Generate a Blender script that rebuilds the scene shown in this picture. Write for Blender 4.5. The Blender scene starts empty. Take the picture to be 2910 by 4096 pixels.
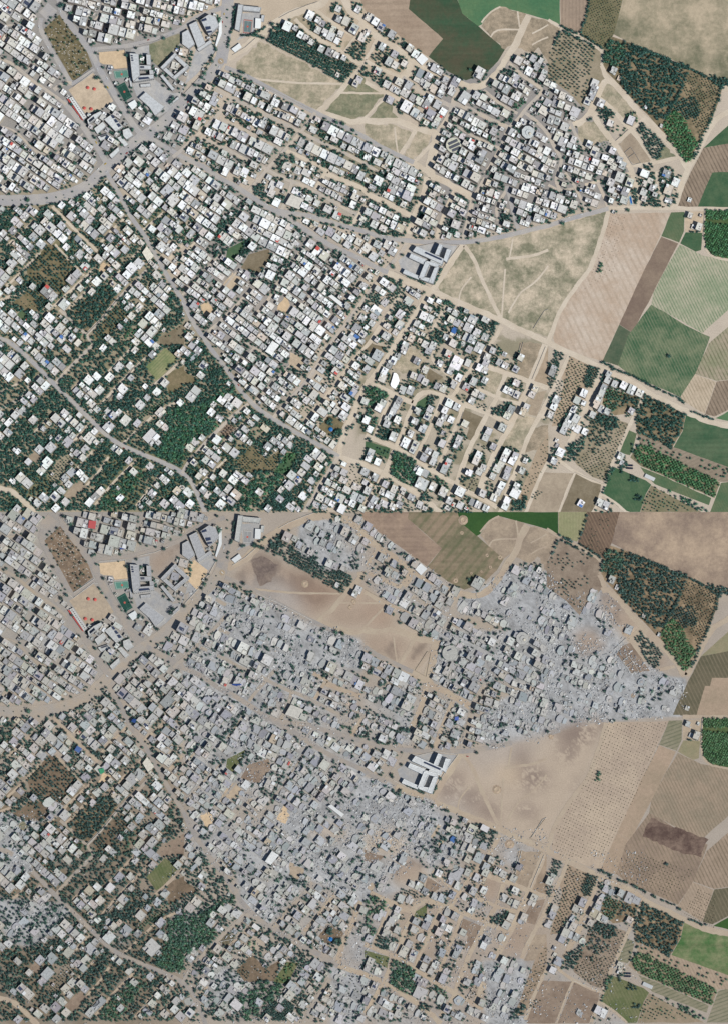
import bpy, math, random
import numpy as np
from mathutils import Vector
random.seed(7); RNG = np.random.default_rng(11)
S = 0.5                                    # metres per photo pixel
sc = bpy.context.scene; COL = sc.collection
# ------------------------------------------------------------------ camera, sky, sun, exposure
CAM_H, CAM_BACK = 15000.0, 2300.0
cd = bpy.data.cameras.new('camera'); cam = bpy.data.objects.new('camera', cd); COL.objects.link(cam)
cd.sensor_fit = 'VERTICAL'; cd.sensor_height = 36.0; cd.lens = 36.0 * CAM_H / 2048.0
cam.location = (0, -CAM_BACK, CAM_H); cd.shift_y = CAM_BACK / 2048.0
cd.clip_start = 1000; cd.clip_end = 40000; sc.camera = cam
SUN_EL = math.radians(54); SX, SY = 0.80, -0.60
w = bpy.data.worlds.new('World'); sc.world = w; w.use_nodes = True
nt = w.node_tree; bg = nt.nodes['Background']
sky = nt.nodes.new('ShaderNodeTexSky'); sky.sky_type = 'NISHITA'; sky.sun_disc = False
sky.sun_elevation = SUN_EL; sky.sun_rotation = math.atan2(SX, SY)
nt.links.new(sky.outputs[0], bg.inputs[0]); bg.inputs[1].default_value = 0.07; sky.ozone_density = 3.5; sky.air_density = 1.25; sky.dust_density = .3
sl = bpy.data.lights.new('sun', 'SUN'); sl.energy = 4.85; sl.angle = math.radians(0.5); sl.color = (1, .955, .885)
so = bpy.data.objects.new('sun', sl); COL.objects.link(so); so.location = (0, 0, 3000)
so.rotation_euler = Vector((-SX * math.cos(SUN_EL), -SY * math.cos(SUN_EL), -math.sin(SUN_EL))).to_track_quat('-Z', 'Y').to_euler()
sc.view_settings.view_transform = 'Standard'; sc.view_settings.look = 'None'
sc.view_settings.exposure = 0.0; sc.view_settings.gamma = 1.0
KLIT = (1.42, 1.39, 1.39)                   # brightness of a white sheet lying in this light
# ------------------------------------------------------------------ helpers
def lin(c): c = c / 255.0; return c / 12.92 if c <= .04045 else ((c + .055) / 1.055) ** 2.4
def alb(r, g, b): return tuple(min(.86, lin(x) / k) for x, k in zip((r, g, b), KLIT))
def rnd(a, b): return random.uniform(a, b)
TO = {}
for i, n in enumerate('ABCDEFGHIJKL'):
    TO[n] = ((i % 4) * 730, (0, 690, 1360)[i // 4], 1624 / (720 if i % 4 == 3 else 730))
    TO[n + '2'] = ((i % 4) * 730, (2048, 2738, 3406)[i // 4], (1624 if i < 9 else 924) / (720 if i % 4 == 3 else 730))
def pp(s, snap=True):
    """'B 12,40 60,80 C 1,2' -> photo pixels, each pair read in the zoomed view of the tile named before it"""
    out = []; t = None
    for tok in s.split():
        if tok in TO: t = TO[tok]; continue
        v = [float(q) for q in tok.split(',')]
        u = t[0] + v[0] / t[2]; y = t[1] + v[1] / t[2]
        if snap:
            if u < 17: u = -90
            if u > 2890: u = 3000
            if y < 17: y = -90
            if abs(y - 2040) < 9 and t[1] < 2048: y = 2060
            if abs(y - 2055) < 9 and t[1] >= 2048: y = 2030
            if y > 4078: y = 4180
        out.append((u, y) + tuple(v[2:]))
    return out
def low(u, v): return (u + 4 - 14 * u / 2910, v + 2046 - 12 * u / 2910 - 4 * v / 2048)
def W(u, v): return ((u - 1455) * S, (2048 - v) * S)
SEAM = 2048
def clip(poly, panel):
    y0, y1 = ((-400, SEAM) if panel == 0 else (SEAM, 4500))
    for axis, lim, sgn in ((1, y0, 1), (1, y1, -1)):
        out = []
        for i in range(len(poly)):
            a, b = poly[i - 1], poly[i]
            da, db = sgn * (a[axis] - lim), sgn * (b[axis] - lim)
            if (da >= 0) != (db >= 0):
                t = da / (da - db); out.append((a[0] + t * (b[0] - a[0]), a[1] + t * (b[1] - a[1])))
            if db >= 0: out.append((b[0], b[1]))
        poly = out
        if not poly: return []
    return poly
def P(s, panel):
    """polygon of tile coordinates for a panel; upper-panel tiles are carried to the lower panel"""
    p = [(q[0], q[1]) for q in pp(s)]
    if panel == 1 and not any(t.endswith('2') for t in s.split() if t in TO): p = [low(*q) for q in p]
    return clip(p, panel)
class MB:
    def __init__(s): s.v = []; s.f = []; s.c = []
    def face(s, pts, col):
        n = len(s.v); s.v += pts; s.f.append(tuple(range(n, n + len(pts)))); s.c.append(col)
    def prism(s, pts, z0, z1, col, top=None, bottom=False):
        """pts: world xy, any winding; z1 may be a list of heights"""
        a = sum(pts[i - 1][0] * pts[i][1] - pts[i][0] * pts[i - 1][1] for i in range(len(pts)))
        if a < 0: pts = pts[::-1]; z1 = z1[::-1] if isinstance(z1, list) else z1; z0 = z0[::-1] if isinstance(z0, list) else z0
        n = len(pts); zt = z1 if isinstance(z1, list) else [z1] * n; zb = z0 if isinstance(z0, list) else [z0] * n
        b = len(s.v)
        s.v += [(p[0], p[1], z) for p, z in zip(pts, zb)] + [(p[0], p[1], z) for p, z in zip(pts, zt)]
        for i in range(n):
            j = (i + 1) % n; s.f.append((b + i, b + j, b + n + j, b + n + i)); s.c.append(col)
        s.f.append(tuple(range(b + n, b + 2 * n))); s.c.append(top or col)
        if bottom: s.f.append(tuple(range(b + n - 1, b - 1, -1))); s.c.append(col)
    def box(s, cx, cy, z0, w, d, h, rot, col, top=None, bottom=False):
        s.prism(rect(cx, cy, w, d, rot), z0, z0 + h, col, top, bottom)
    def build(s, name, m, parent=None, origin=None):
        me = bpy.data.meshes.new(name)
        v = s.v
        if origin: ox, oy = origin; v = [(x - ox, y - oy, z) for x, y, z in v]
        me.from_pydata(v, [], s.f); me.materials.append(m)
        at = me.attributes.new('Col', 'FLOAT_COLOR', 'FACE')
        at.data.foreach_set('color', np.array([(c[0], c[1], c[2], 1) for c in s.c], dtype=np.float32).ravel())
        o = bpy.data.objects.new(name, me); COL.objects.link(o)
        if parent: o.parent = parent
        elif origin: o.location = (origin[0], origin[1], 0)
        return o
def rect(cx, cy, w, d, rot):
    c, s_ = math.cos(rot), math.sin(rot)
    return [(cx + x * c - y * s_, cy + x * s_ + y * c) for x, y in ((-w / 2, -d / 2), (w / 2, -d / 2), (w / 2, d / 2), (-w / 2, d / 2))]
def ngon(cx, cy, r, n, ph=0.0): return [(cx + r * math.cos(ph + 2 * math.pi * i / n), cy + r * math.sin(ph + 2 * math.pi * i / n)) for i in range(n)]
def np_obj(name, V, F, C, m):
    """V (n,3), F (k,3), C (k,3): a triangle soup as one mesh"""
    me = bpy.data.meshes.new(name); n, k = len(V), len(F)
    me.vertices.add(n); me.vertices.foreach_set('co', V.astype(np.float32).ravel())
    me.loops.add(k * 3); me.loops.foreach_set('vertex_index', F.astype(np.int32).ravel())
    me.polygons.add(k); me.polygons.foreach_set('loop_start', np.arange(0, 3 * k, 3, dtype=np.int32))
    me.update(calc_edges=True); me.materials.append(m)
    at = me.attributes.new('Col', 'FLOAT_COLOR', 'FACE')
    at.data.foreach_set('color', np.hstack([C, np.ones((k, 1))]).astype(np.float32).ravel())
    o = bpy.data.objects.new(name, me); COL.objects.link(o); return o
def kind(o, k): o['kind'] = k; return o
THINGS = []
def thing(o, cat, u, v, text, group=None, panel=None):
    """label is completed at the end from what stands near it"""
    o['category'] = cat
    if group: o['group'] = group
    THINGS.append([o, cat, u, v, text, (0 if v < SEAM else 1) if panel is None else panel]); return o
def named(o, cat, label, group=None):
    o['category'] = cat; o['label'] = label
    if group: o['group'] = group
    return o
def empty(name, u, v):
    o = bpy.data.objects.new(name, None); COL.objects.link(o); x, y = W(u, v); o.location = (x, y, 0); return o
# ------------------------------------------------------------------ materials
def new_mat(name, rough=.9):
    m = bpy.data.materials.new(name); m.use_nodes = True; n = m.node_tree
    b = n.nodes['Principled BSDF']; b.inputs['Roughness'].default_value = rough; b.inputs['Specular IOR Level'].default_value = .15
    return m, n, b
def N(n, t, **k):
    x = n.nodes.new(t)
    for a, b in k.items(): setattr(x, a, b)
    return x
def noise(n, scale, detail=4, rough=.55, stretch=None):
    tc = N(n, 'ShaderNodeTexCoord'); t = N(n, 'ShaderNodeTexNoise'); t.inputs['Scale'].default_value = scale
    t.inputs['Detail'].default_value = detail; t.inputs['Roughness'].default_value = rough
    if stretch:
        mp = N(n, 'ShaderNodeMapping'); mp.inputs['Rotation'].default_value = (0, 0, stretch[0]); mp.inputs['Scale'].default_value = (stretch[1], 1, 1)
        n.links.new(tc.outputs['Object'], mp.inputs[0]); n.links.new(mp.outputs[0], t.inputs[0])
    else: n.links.new(tc.outputs['Object'], t.inputs[0])
    return t.outputs['Fac']
def rng(n, src, a, b, lo, hi):
    r = N(n, 'ShaderNodeMapRange'); n.links.new(src, r.inputs[0])
    for i, q in enumerate((a, b, lo, hi)): r.inputs[i + 1].default_value = q
    return r.outputs[0]
def mul(n, col, fac):
    v = N(n, 'ShaderNodeVectorMath', operation='SCALE'); n.links.new(col, v.inputs[0]); n.links.new(fac, v.inputs['Scale']); return v.outputs[0]
def mix(n, fac, a, b):
    m = N(n, 'ShaderNodeMix', data_type='RGBA'); n.links.new(fac, m.inputs[0])
    for s_, q in ((6, a), (7, b)):
        if isinstance(q, tuple): m.inputs[s_].default_value = (*q, 1)
        else: n.links.new(q, m.inputs[s_])
    return m.outputs[2]
def attr_mat(name, f1, a1, f2, a2, rough=.9):
    m, n, b = new_mat(name, rough)
    at = N(n, 'ShaderNodeAttribute'); at.attribute_name = 'Col'
    c = mul(n, at.outputs['Color'], rng(n, noise(n, f1), .3, .7, 1 - a1, 1 + a1))
    c = mul(n, c, rng(n, noise(n, f2, 3), .3, .7, 1 - a2, 1 + a2))
    n.links.new(c, b.inputs['Base Color']); return m
M_BUILD = attr_mat('weathered_concrete', .3, .15, 1.3, .22)
M_FOL = attr_mat('foliage', .25, .25, 1.4, .35)
M_GRD = attr_mat('dusty_soil', .035, .05, .45, .13)
M_RUB = attr_mat('broken_concrete', .3, .12, 1.5, .2)
M_PAINT = attr_mat('painted_metal', .2, .05, 1.2, .08, .45)
def field_mat(name, c1, c2, big=.012, angle=None, pitch=7.0, rowc=None, rowamt=.5, fine=.12, streak=None):
    m, n, b = new_mat(name, .95)
    c = mix(n, rng(n, noise(n, big * 1.6, 8, .74), .4, .6, 0, 1), alb(*c1), alb(*c2)); c = mul(n, c, rng(n, noise(n, .16, 4, .7), .32, .68, 1 - fine * .8, 1 + fine * .8))
    if streak is not None: c = mul(n, c, rng(n, noise(n, .12, 3, .5, (streak, .04)), .3, .7, .88, 1.12))
    if angle is not None:
        tc = N(n, 'ShaderNodeTexCoord'); mp = N(n, 'ShaderNodeMapping'); mp.inputs['Rotation'].default_value = (0, 0, angle)
        n.links.new(tc.outputs['Object'], mp.inputs[0]); wv = N(n, 'ShaderNodeTexWave'); wv.bands_direction = 'X'
        wv.inputs['Scale'].default_value = 1.0 / pitch * math.pi / 10 ; wv.inputs['Distortion'].default_value = .6; wv.inputs['Detail'].default_value = 2; wv.inputs['Detail Scale'].default_value = .1
        n.links.new(mp.outputs[0], wv.inputs[0])
        g = N(n, 'ShaderNodeMath', operation='MULTIPLY'); n.links.new(rng(n, wv.outputs['Fac'], .55, .95, 0, rowamt), g.inputs[0])
        n.links.new(rng(n, noise(n, .05, 3), .35, .6, .35, 1), g.inputs[1])
        c = mix(n, g.outputs[0], c, alb(*rowc))
    c = mul(n, c, rng(n, noise(n, .55, 4, .7), .3, .7, 1 - fine, 1 + fine))
    n.links.new(c, b.inputs['Base Color']); return m
def road_mat(name, c1, c2, angle=None):
    m, n, b = new_mat(name, .92)
    c = mix(n, rng(n, noise(n, .03, 5, .65), .4, .62, 0, 1), alb(*c1), alb(*c2))
    c = mul(n, c, rng(n, noise(n, .5, 4, .7), .3, .7, .88, 1.12)); n.links.new(c, b.inputs['Base Color']); return m
MR = {('a', 0): road_mat('dusty_asphalt', (170, 167, 168), (184, 178, 172)), ('s', 0): road_mat('sandy_road', (214, 200, 182), (204, 189, 170)),
      ('p', 0): road_mat('worn_pale_street', (186, 178, 170), (202, 188, 172)), ('a', 1): road_mat('dust_covered_asphalt', (158, 152, 148), (172, 160, 148)),
      ('s', 1): road_mat('brown_sandy_road', (186, 170, 150), (178, 160, 142)), ('p', 1): road_mat('dust_covered_street', (168, 160, 152), (176, 162, 146))}
# ------------------------------------------------------------------ rasters
RW, RH = 1460, 1026                        # a cell is 2 photo pixels
def ras_poly(mask, poly, val=True, cell=2.0, off=(0, 0)):
    p = np.array([(q[0], q[1]) for q in poly]); H, Wd = mask.shape
    x0, y0 = np.floor((p.min(0) - off) / cell).astype(int); x1, y1 = np.ceil((p.max(0) - off) / cell).astype(int) + 1
    x0, y0, x1, y1 = max(x0, 0), max(y0, 0), min(x1, Wd), min(y1, H)
    if x1 <= x0 or y1 <= y0: return
    gx, gy = np.meshgrid((np.arange(x0, x1) + .5) * cell + off[0], (np.arange(y0, y1) + .5) * cell + off[1])
    ins = np.zeros(gx.shape, bool); q = np.roll(p, 1, 0)
    for (ax, ay), (bx, by) in zip(p, q):
        if ay == by: continue
        c = (ay > gy) != (by > gy); ins ^= c & (gx < (bx - ax) * (gy - ay) / (by - ay) + ax)
    mask[y0:y1, x0:x1][ins] = val
def ras_line(mask, pts, wd, val=True, cell=2.0, off=(0, 0)):
    H, Wd = mask.shape
    for (ax, ay), (bx, by) in zip(pts[:-1], pts[1:]):
        x0 = max(int((min(ax, bx) - wd - off[0]) / cell), 0); x1 = min(int((max(ax, bx) + wd - off[0]) / cell) + 2, Wd)
        y0 = max(int((min(ay, by) - wd - off[1]) / cell), 0); y1 = min(int((max(ay, by) + wd - off[1]) / cell) + 2, H)
        if x1 <= x0 or y1 <= y0: continue
        gx, gy = np.meshgrid((np.arange(x0, x1) + .5) * cell + off[0], (np.arange(y0, y1) + .5) * cell + off[1])
        dx, dy = bx - ax, by - ay; L = dx * dx + dy * dy + 1e-9
        t = np.clip(((gx - ax) * dx + (gy - ay) * dy) / L, 0, 1)
        mask[y0:y1, x0:x1][(gx - ax - t * dx) ** 2 + (gy - ay - t * dy) ** 2 < (wd / 2) ** 2] = val
def fbm(H, Wd, base, octs=5, seed=0, pers=.55):
    r = np.random.default_rng(seed); out = np.zeros((H, Wd)); amp = 1; tot = 0
    for o in range(octs):
        n = base * 2 ** o; hh = max(2, int(n * H / Wd) + 2); g = r.random((hh + 1, n + 2))
        y = np.linspace(0, hh - 1e-3, H); x = np.linspace(0, n - 1e-3, Wd)
        yi, xi = y.astype(int), x.astype(int); fy, fx = (y - yi)[:, None], (x - xi)[None, :]
        fy, fx = fy * fy * (3 - 2 * fy), fx * fx * (3 - 2 * fx)
        a = g[yi][:, xi]; b = g[yi][:, xi + 1]; c = g[yi + 1][:, xi]; d = g[yi + 1][:, xi + 1]
        out += amp * ((a * (1 - fx) + b * fx) * (1 - fy) + (c * (1 - fx) + d * fx) * fy); tot += amp; amp *= pers
    return out / tot
def blur(a, k):
    for ax in (0, 1):
        p = np.pad(a, [(k, k) if i == ax else (0, 0) for i in (0, 1)], mode='edge'); c = np.cumsum(p, ax)
        c = np.concatenate([np.zeros_like(np.take(c, [0], ax)), c], ax); n = 2 * k + 1
        hi = np.take(c, range(n, c.shape[ax]), ax); lo = np.take(c, range(0, c.shape[ax] - n), ax); a = (hi - lo) / n
    return a
def sstep(x, a, b): t = np.clip((x - a) / (b - a), 0, 1); return t * t * (3 - 2 * t)
# ================================================================== the map, read off the photograph
# roads: surface (a asphalt, p pale worn street, s sand), width in photo pixels, course
ROADS = [
 ('a',24,'A 490,20 560,140 700,310 820,480 900,640 1000,800 1100,980 1200,1130 1275,1215'),
 ('a',44,'B 343,520 290,620 200,710 60,850 0,925 A 1480,1075 1350,1170 1240,1235 1150,1320 1050,1400 960,1480 900,1535 E 800,110 650,180 500,225 300,245 150,250 10,245'),
 ('a',46,'B 345,560 352,500 375,380 395,200 415,10'),
 ('a',18,'A 820,440 950,430 1100,415 1250,385 1400,345 1500,305 1624,260 B 100,165 200,125 300,90 380,60'),
 ('a',52,'A 470,60 430,110 390,150'), ('a',18,'A 370,160 350,240 420,380 500,520 580,650 640,745'),
 ('a',19,'A 600,740 640,755 720,705 840,615'),
 ('p',12,'A 10,450 130,570 200,640 290,720 400,790 500,860 590,930'), ('a',22,'A 560,900 660,1010 720,1100 800,1210 870,1310 930,1420 980,1490'),
 ('p',17,'A 480,800 560,730 640,745'),
 ('a',18,'E 955,10 1030,130 1090,240 1150,370 1230,480 1310,600 1400,760 1480,900 1560,1040 1624,1130 F 60,1270 130,1390 210,1500 J 270,100 350,200 430,310 510,440 580,520 680,620 790,690 900,760 1020,830 1150,900 1280,970 1390,1040'),
 ('s',21,'J 1370,1030 1480,1070 1624,1110 K 100,1160 180,1190 300,1260 450,1360 560,1440 680,1530'),
 ('a',19,'A 1300,1210 1350,1235 1440,1290 1560,1360 1624,1398 B 100,1440 200,1490 260,1535 F 340,60 450,110 550,170 640,230 740,300 840,350 930,400 1050,480 1180,570 1300,640 1400,690 1500,730 1624,790 G 80,840 200,890'),
 ('s',23,'G 170,870 250,920 400,980 530,1030 620,1070 760,1130 900,1190 1050,1250 1200,1310 1350,1390 1500,1450 1624,1510 L 100,75 200,122 340,185 480,260 640,330 780,390 880,470 1000,530 1150,600 1300,670 1450,740 1600,810'),
 ('a',18,'B 380,600 520,650 650,720 800,800 950,880 1100,960 1200,1010 1350,1080 1500,1160 1624,1220 C 120,1300 250,1360 350,1410 430,1445'),
 ('p',14,'B 300,790 420,860 520,910 640,970 760,1030 880,1090 1000,1150 1080,1190 1200,1250 1350,1320 1500,1390 1624,1455 C 110,1530'),
 ('p',13,'B 330,1060 420,1100 530,1150 650,1210 760,1270 880,1335'), ('p',14,'B 700,1480 F 830,20 900,50 970,80 1060,110 1130,150 1250,210 1380,280 1450,320 1550,375'),
 ('p',13,'B 160,1220 280,1280 400,1330 500,1390 600,1440'), ('s',14,'B 900,1330 1000,1370 1100,1420 1200,1470 1300,1530'),
 ('p',14,'B 1180,1000 1110,1100 1060,1170 960,1280 880,1370 800,1450 730,1535 F 660,80 595,165'),
 ('p',14,'B 440,890 360,970 280,1060 180,1160 60,1270 0,1330 A 1540,1400'),
 ('p',14,'F 975,80 950,180 910,270 880,330'),
 ('a',18,'F 830,335 950,360 1100,380 1250,420 1400,470 1550,510 1624,525 G 150,580 350,605 550,620 750,625 900,620 1050,600 1200,575 1350,540 1500,500 1624,475 H 150,430 300,390 450,350 545,325'),
 ('s',15,'H 530,322 700,320 900,320 1100,320 1300,325 1600,335'),
 ('s',34,'C 640,1160 610,1300 600,1400 550,1500 G 590,30'), ('s',26,'G 560,20 620,40 720,90 800,140 900,190 950,230'),
 ('s',20,'F 1280,10 1400,60 1500,100 1624,140 G 0,195 150,250 300,330 415,395'), ('s',24,'G 550,40 520,180 470,310 420,420 380,545'),
 ('s',18,'G 790,170 730,300 690,400 650,520 630,590'), ('p',17,'G 1065,50 1000,160 950,230 930,350 900,460 870,590'),
 ('p',13,'G 1260,140 1200,240 1150,330 1180,430'), ('a',17,'G 1255,120 1290,260 1320,380 1355,500'), ('s',14,'F 1180,150 1240,60 1270,0'), ('s',18,'F 1624,300 1560,390 1505,490'),
 ('p',15,'G 375,610 320,710 250,790 180,870 100,980 0,1110 F 1540,1230 1450,1350 1370,1450 J 1260,120 1180,260 1100,380 1000,480 900,590 810,690'),
 ('s',15,'G 350,1000 280,1130 180,1290 90,1430 60,1490 J 1560,130 1480,230 1420,330 1330,440 1250,540 1160,650 1090,730'),
 ('s',21,'G 570,1050 480,1200 400,1340 310,1460 260,1535 K 200,150 100,280 0,410 J 1560,520 1530,640 1490,720 1440,800 1410,920 1385,1040'),
 ('p',18,'J 1385,1040 1300,1180 1220,1300 1130,1450 1080,1530'), ('s',13,'G 720,1190 640,1330 560,1450 520,1535 K 530,10'),
 ('s',14,'K 700,-80 640,0 590,130 580,175 680,260 780,350 830,385'), ('s',16,'G 1210,1370 1150,1470 1100,1540 K 1040,130 960,230 880,330 830,420 770,510'),
 ('s',22,'K 0,370 50,390 180,450 300,510 420,560'), ('s',22,'K 425,570 460,480 560,460 680,500 790,530 900,580 1050,630 1150,680 1280,735'),
 ('s',25,'K 1600,40 1540,200 1470,360 1430,470 1390,550 1320,700 1290,760 1230,850 1180,960 1110,1100 1040,1260 990,1390'),
 ('s',19,'K 1090,240 1200,280 1300,310 1450,370 1624,430'), ('s',19,'K 1240,315 1200,430 1170,510 1110,620 1060,700 1000,820 930,950 880,1080 830,1200 800,1310'),
 ('s',14,'K 1000,440 1160,510 1250,540 1360,565'), ('s',17,'K 865,590 830,700 790,800 740,900 700,1010 650,1120 615,1190'), ('s',14,'K 680,510 630,640 580,760 530,880 490,960 455,1050'),
 ('s',18,'K 430,570 390,650 350,760 310,870 270,950 230,1040 180,1170 120,1270 50,1390 0,1460'), ('s',14,'K 230,490 200,560 150,680 110,790 75,870'),
 ('s',19,'K 0,850 100,890 250,950 400,1040 500,1100 620,1180 720,1240 830,1300 960,1380 1060,1420 1170,1490'),
 ('s',18,'K 1624,530 1570,640 1500,760 1430,900 1400,980 1350,1130 1270,1310 1190,1500'), ('s',14,'K 1624,1080 1560,1200 1500,1340 1420,1520'), ('s',14,'K 800,1300 750,1380 670,1490'),
 ('a',18,'I 20,-60 80,10 200,110 330,230 440,350 560,470 680,580 790,690 900,800 1000,890 1150,970 1300,1030 1450,1090 1600,1160 J 0,1190 60,1230 110,1310 150,1410 210,1530'),
 ('p',12,'E 1050,1130 980,1210 900,1310 770,1445'), ('p',13,'E 530,1220 600,1280 700,1380 770,1440 830,1535'), ('p',15,'I 820,50 700,170 600,270 500,385'), ('p',14,'E 1040,1140 1150,1030 1250,930 1320,860'),
 ('p',14,'J 590,570 480,650 380,740 280,840 180,940 90,1040 30,1120 0,1190'), ('p',14,'I 355,310 250,430 150,550 15,690'), ('s',22,'I 10,1265 120,1350 220,1440 330,1530'),
 ('s',10,'E 60,660 180,540 310,430'), ('s',12,'E 470,300 560,400 640,480 740,580 870,700'), ('s',10,'E 900,620 1000,510 1130,390'), ('s',12,'E 30,1220 200,1060 260,1020'), ('s',10,'E 60,1010 200,880 360,710'),
 ('s',10,'E 490,640 620,780 750,920'), ('s',12,'E 400,1270 560,1120 680,1010 840,860'), ('s',9,'E 980,975 1100,830 1260,680'), ('s',10,'E 1624,650 1510,770'), ('s',12,'E 1270,520 1350,450 1460,360'), ('s',10,'E 570,1260 700,1130 820,1010'),
 ('s',10,'I 890,590 1000,460 1150,300 1310,150'), ('s',12,'I 1110,660 1250,510 1400,380 1590,210'), ('s',10,'I 1100,920 1250,780 1400,640 1560,560'), ('s',8,'I 640,440 850,240'), ('s',10,'I 930,320 1050,200 1180,60'),
 ('s',12,'I 600,960 740,810 790,750'), ('s',10,'I 560,1280 700,1130 830,990'), ('s',10,'I 770,1300 900,1150 970,1040'), ('s',10,'I 850,1470 1000,1280 1130,1150 1220,1070'), ('s',8,'I 1200,1490 1350,1300 1420,1200'),
 ('s',10,'I 0,570 150,400 230,330'), ('s',9,'I 300,830 420,720'), ('s',9,'J 110,1320 200,1240 300,1150 400,1050'), ('s',9,'J 330,960 420,850 530,760 620,670'),
 ('p',14,'F 210,1440 330,1330 450,1220 560,1100 620,1030'), ('p',12,'F 660,1250 700,1210 770,1130 800,1060 830,990'), ('p',9,'F 830,1000 880,950 960,820 1020,740 1090,620'), ('p',8,'F 1080,1160 1180,1030 1300,890 1390,760'),
 ('p',10,'J 415,290 540,170 640,70'), ('p',12,'J 640,560 750,440 850,330 960,230'), ('p',8,'F 1250,1370 1360,1260 1450,1130 1560,1000 1624,920'), ('p',10,'F 400,500 480,390 530,310'), ('p',8,'F 0,1090 120,960 240,830 360,700'),
 ('p',8,'F 480,890 380,1010 280,1110'), ('p',8,'J 560,20 660,80 760,150'), ('p',7,'F 880,1330 960,1210 1060,1160'), ('s',8,'F 0,740 60,680 130,600'),
 ('p',7,'A 160,1180 300,1330 440,1400'), ('p',7,'A 30,1080 120,1150 210,1240 360,1390'), ('p',7,'A 30,260 130,220 260,200'), ('p',7,'A 490,1380 620,1280 740,1190'), ('p',6,'A 200,660 320,560 420,470'), ('p',7,'A 250,1000 330,900 420,810'), ('p',7,'A 830,190 900,130 960,30'),('p',7,'A 1230,320 1220,200 1290,60'),
 ('s',28,'C -60,200 0,230 100,320 220,400 330,480 410,560 400,630 330,690'), ('s',17,'C 410,540 520,610 640,660 850,745'), ('s',26,'C 840,745 960,780 1050,760 1150,680 1220,580 1270,480 1320,430 1350,380 1390,250 1450,140'),
 ('p',18,'C 330,690 420,770 520,830 640,890 760,945'), ('p',22,'C 830,750 790,860 770,960 730,1060 680,1130 645,1170'), ('p',17,'C 780,915 950,980 1100,1060 1270,1135'), ('s',15,'C 0,540 100,600 250,660 330,695'), ('s',15,'C 0,730 120,800 250,860 400,930'), ('s',14,'C 110,320 60,440 0,530'),
 ('s',32,'B 400,510 560,430 700,300 830,200 950,130 1100,80 1250,40 1360,30 1480,90 1640,195'), ('s',16,'B 1000,170 1100,270 1250,370 1400,450 1560,570 1640,560'), ('s',14,'B 1190,90 1300,180 1420,260 1510,315'), ('s',14,'B 1610,230 1530,340 1440,465'),
 ('s',20,'B 1624,570 1500,690 1420,790 1320,900 1200,1000'), ('s',8,'B 560,690 800,720 1050,740 1410,745'), ('s',8,'B 1390,825 1624,830 C 180,830'), ('s',9,'C 190,860 100,940 0,1050 B 1560,1080'),
 ('s',24,'B 1230,1000 1400,1060 1500,1090 1624,1070 C 0,1070 150,1090 250,1060 380,1110 470,1150 620,1180'), ('s',16,'C 470,1110 400,1240 310,1380'), ('s',7,'C 260,1130 270,1240 290,1370'), ('s',14,'C 610,1250 520,1360 420,1450'), ('s',24,'C 390,1430 500,1500 560,1530'),
 ('p',14,'C 1270,560 1400,680 1560,780 1590,800 1500,890 1420,970 1360,1060 1270,1130 1210,1290 1110,1480 1060,1540'), ('p',11,'C 1050,800 1200,930 1350,1010'), ('p',14,'C 1400,990 1520,1080 1624,1190 D 60,1340 130,1440 H 60,60 110,170'), ('p',13,'D 190,1090 260,1240 330,1350'), ('p',10,'C 790,1110 950,1210 1080,1270 1220,1330'),
 ('s',25,'D 180,1150 290,1110 380,1030 410,940 450,860 500,740 530,700 600,760 700,870 820,1020 900,1100 1000,1190 1100,1290 1180,1390 1255,1510'), ('s',22,'D 410,960 420,1060 480,1160 560,1250 620,1330 700,1440 750,1540 H 800,150 830,315'), ('s',18,'D 450,880 560,960 640,1060 740,1160 830,1270 900,1370 950,1460'),
 ('s',15,'D 610,1295 750,1170 870,1070'), ('s',14,'D 740,1500 950,1470 1160,1425'), ('s',22,'D 1610,890 1500,1080 1400,1260 1320,1420 1250,1540 H 1180,180 1140,320'), ('s',18,'D 480,590 530,710'), ('s',13,'D 0,180 100,240 250,320 450,430 505,480 480,590'), ('s',13,'H 970,-10 1000,130 1040,315'),
 ('p',13,'H 445,90 510,230 540,325'), ('p',12,'H 150,0 240,120 290,230 355,355'), ('p',11,'H 0,110 100,170 230,145'), ('s',11,'H 330,110 500,70 620,20 740,10'),
 ('s',17,'H 545,340 500,520 440,700 380,870 260,1020 160,1160 80,1300 30,1440 5,1510'), ('s',9,'H 1412,335 1400,560 1410,690 1470,760 1600,830'),
 ('s',16,'L 192,125 130,270 60,420 0,520 K 1570,700'), ('s',22,'L 478,265 410,430 350,560 320,680 290,740 230,850 200,920 115,1090'), ('s',14,'L 872,480 800,640 720,800 650,960 590,1090 530,1240 480,1390 400,1545'), ('s',12,'L 100,1090 240,1190 400,1270 500,1300'), ('s',8,'L 243,1195 180,1320 90,1540'), ('s',10,'L 485,1390 600,1460 730,1540'),
 ('s',15,'G 880,650 970,780 1020,920 1080,1050 1150,1200 1215,1320'), ('s',7,'G 1240,860 1230,1000 1210,1300'), ('s',7,'G 1624,830 1560,920 1480,1000 1380,1060 1300,1190 1270,1250'), ('s',6,'G 940,930 840,1050 830,1130'), ('s',6,'G 1280,760 1310,590'), ('s',24,'G 860,640 740,830 600,1040'), ('s',11,'G 1250,770 1500,740 1624,690'),
 ('s',7,'C 1110,330 1130,270 1250,260 1360,265'), ('s',7,'C 1030,200 1110,100 1200,60'), ('s',7,'C 1350,100 1370,240'), ('s',6,'C 1480,300 1560,260 1624,220'), ('s',6,'C 1480,400 1560,350 1624,330'),
]
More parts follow.
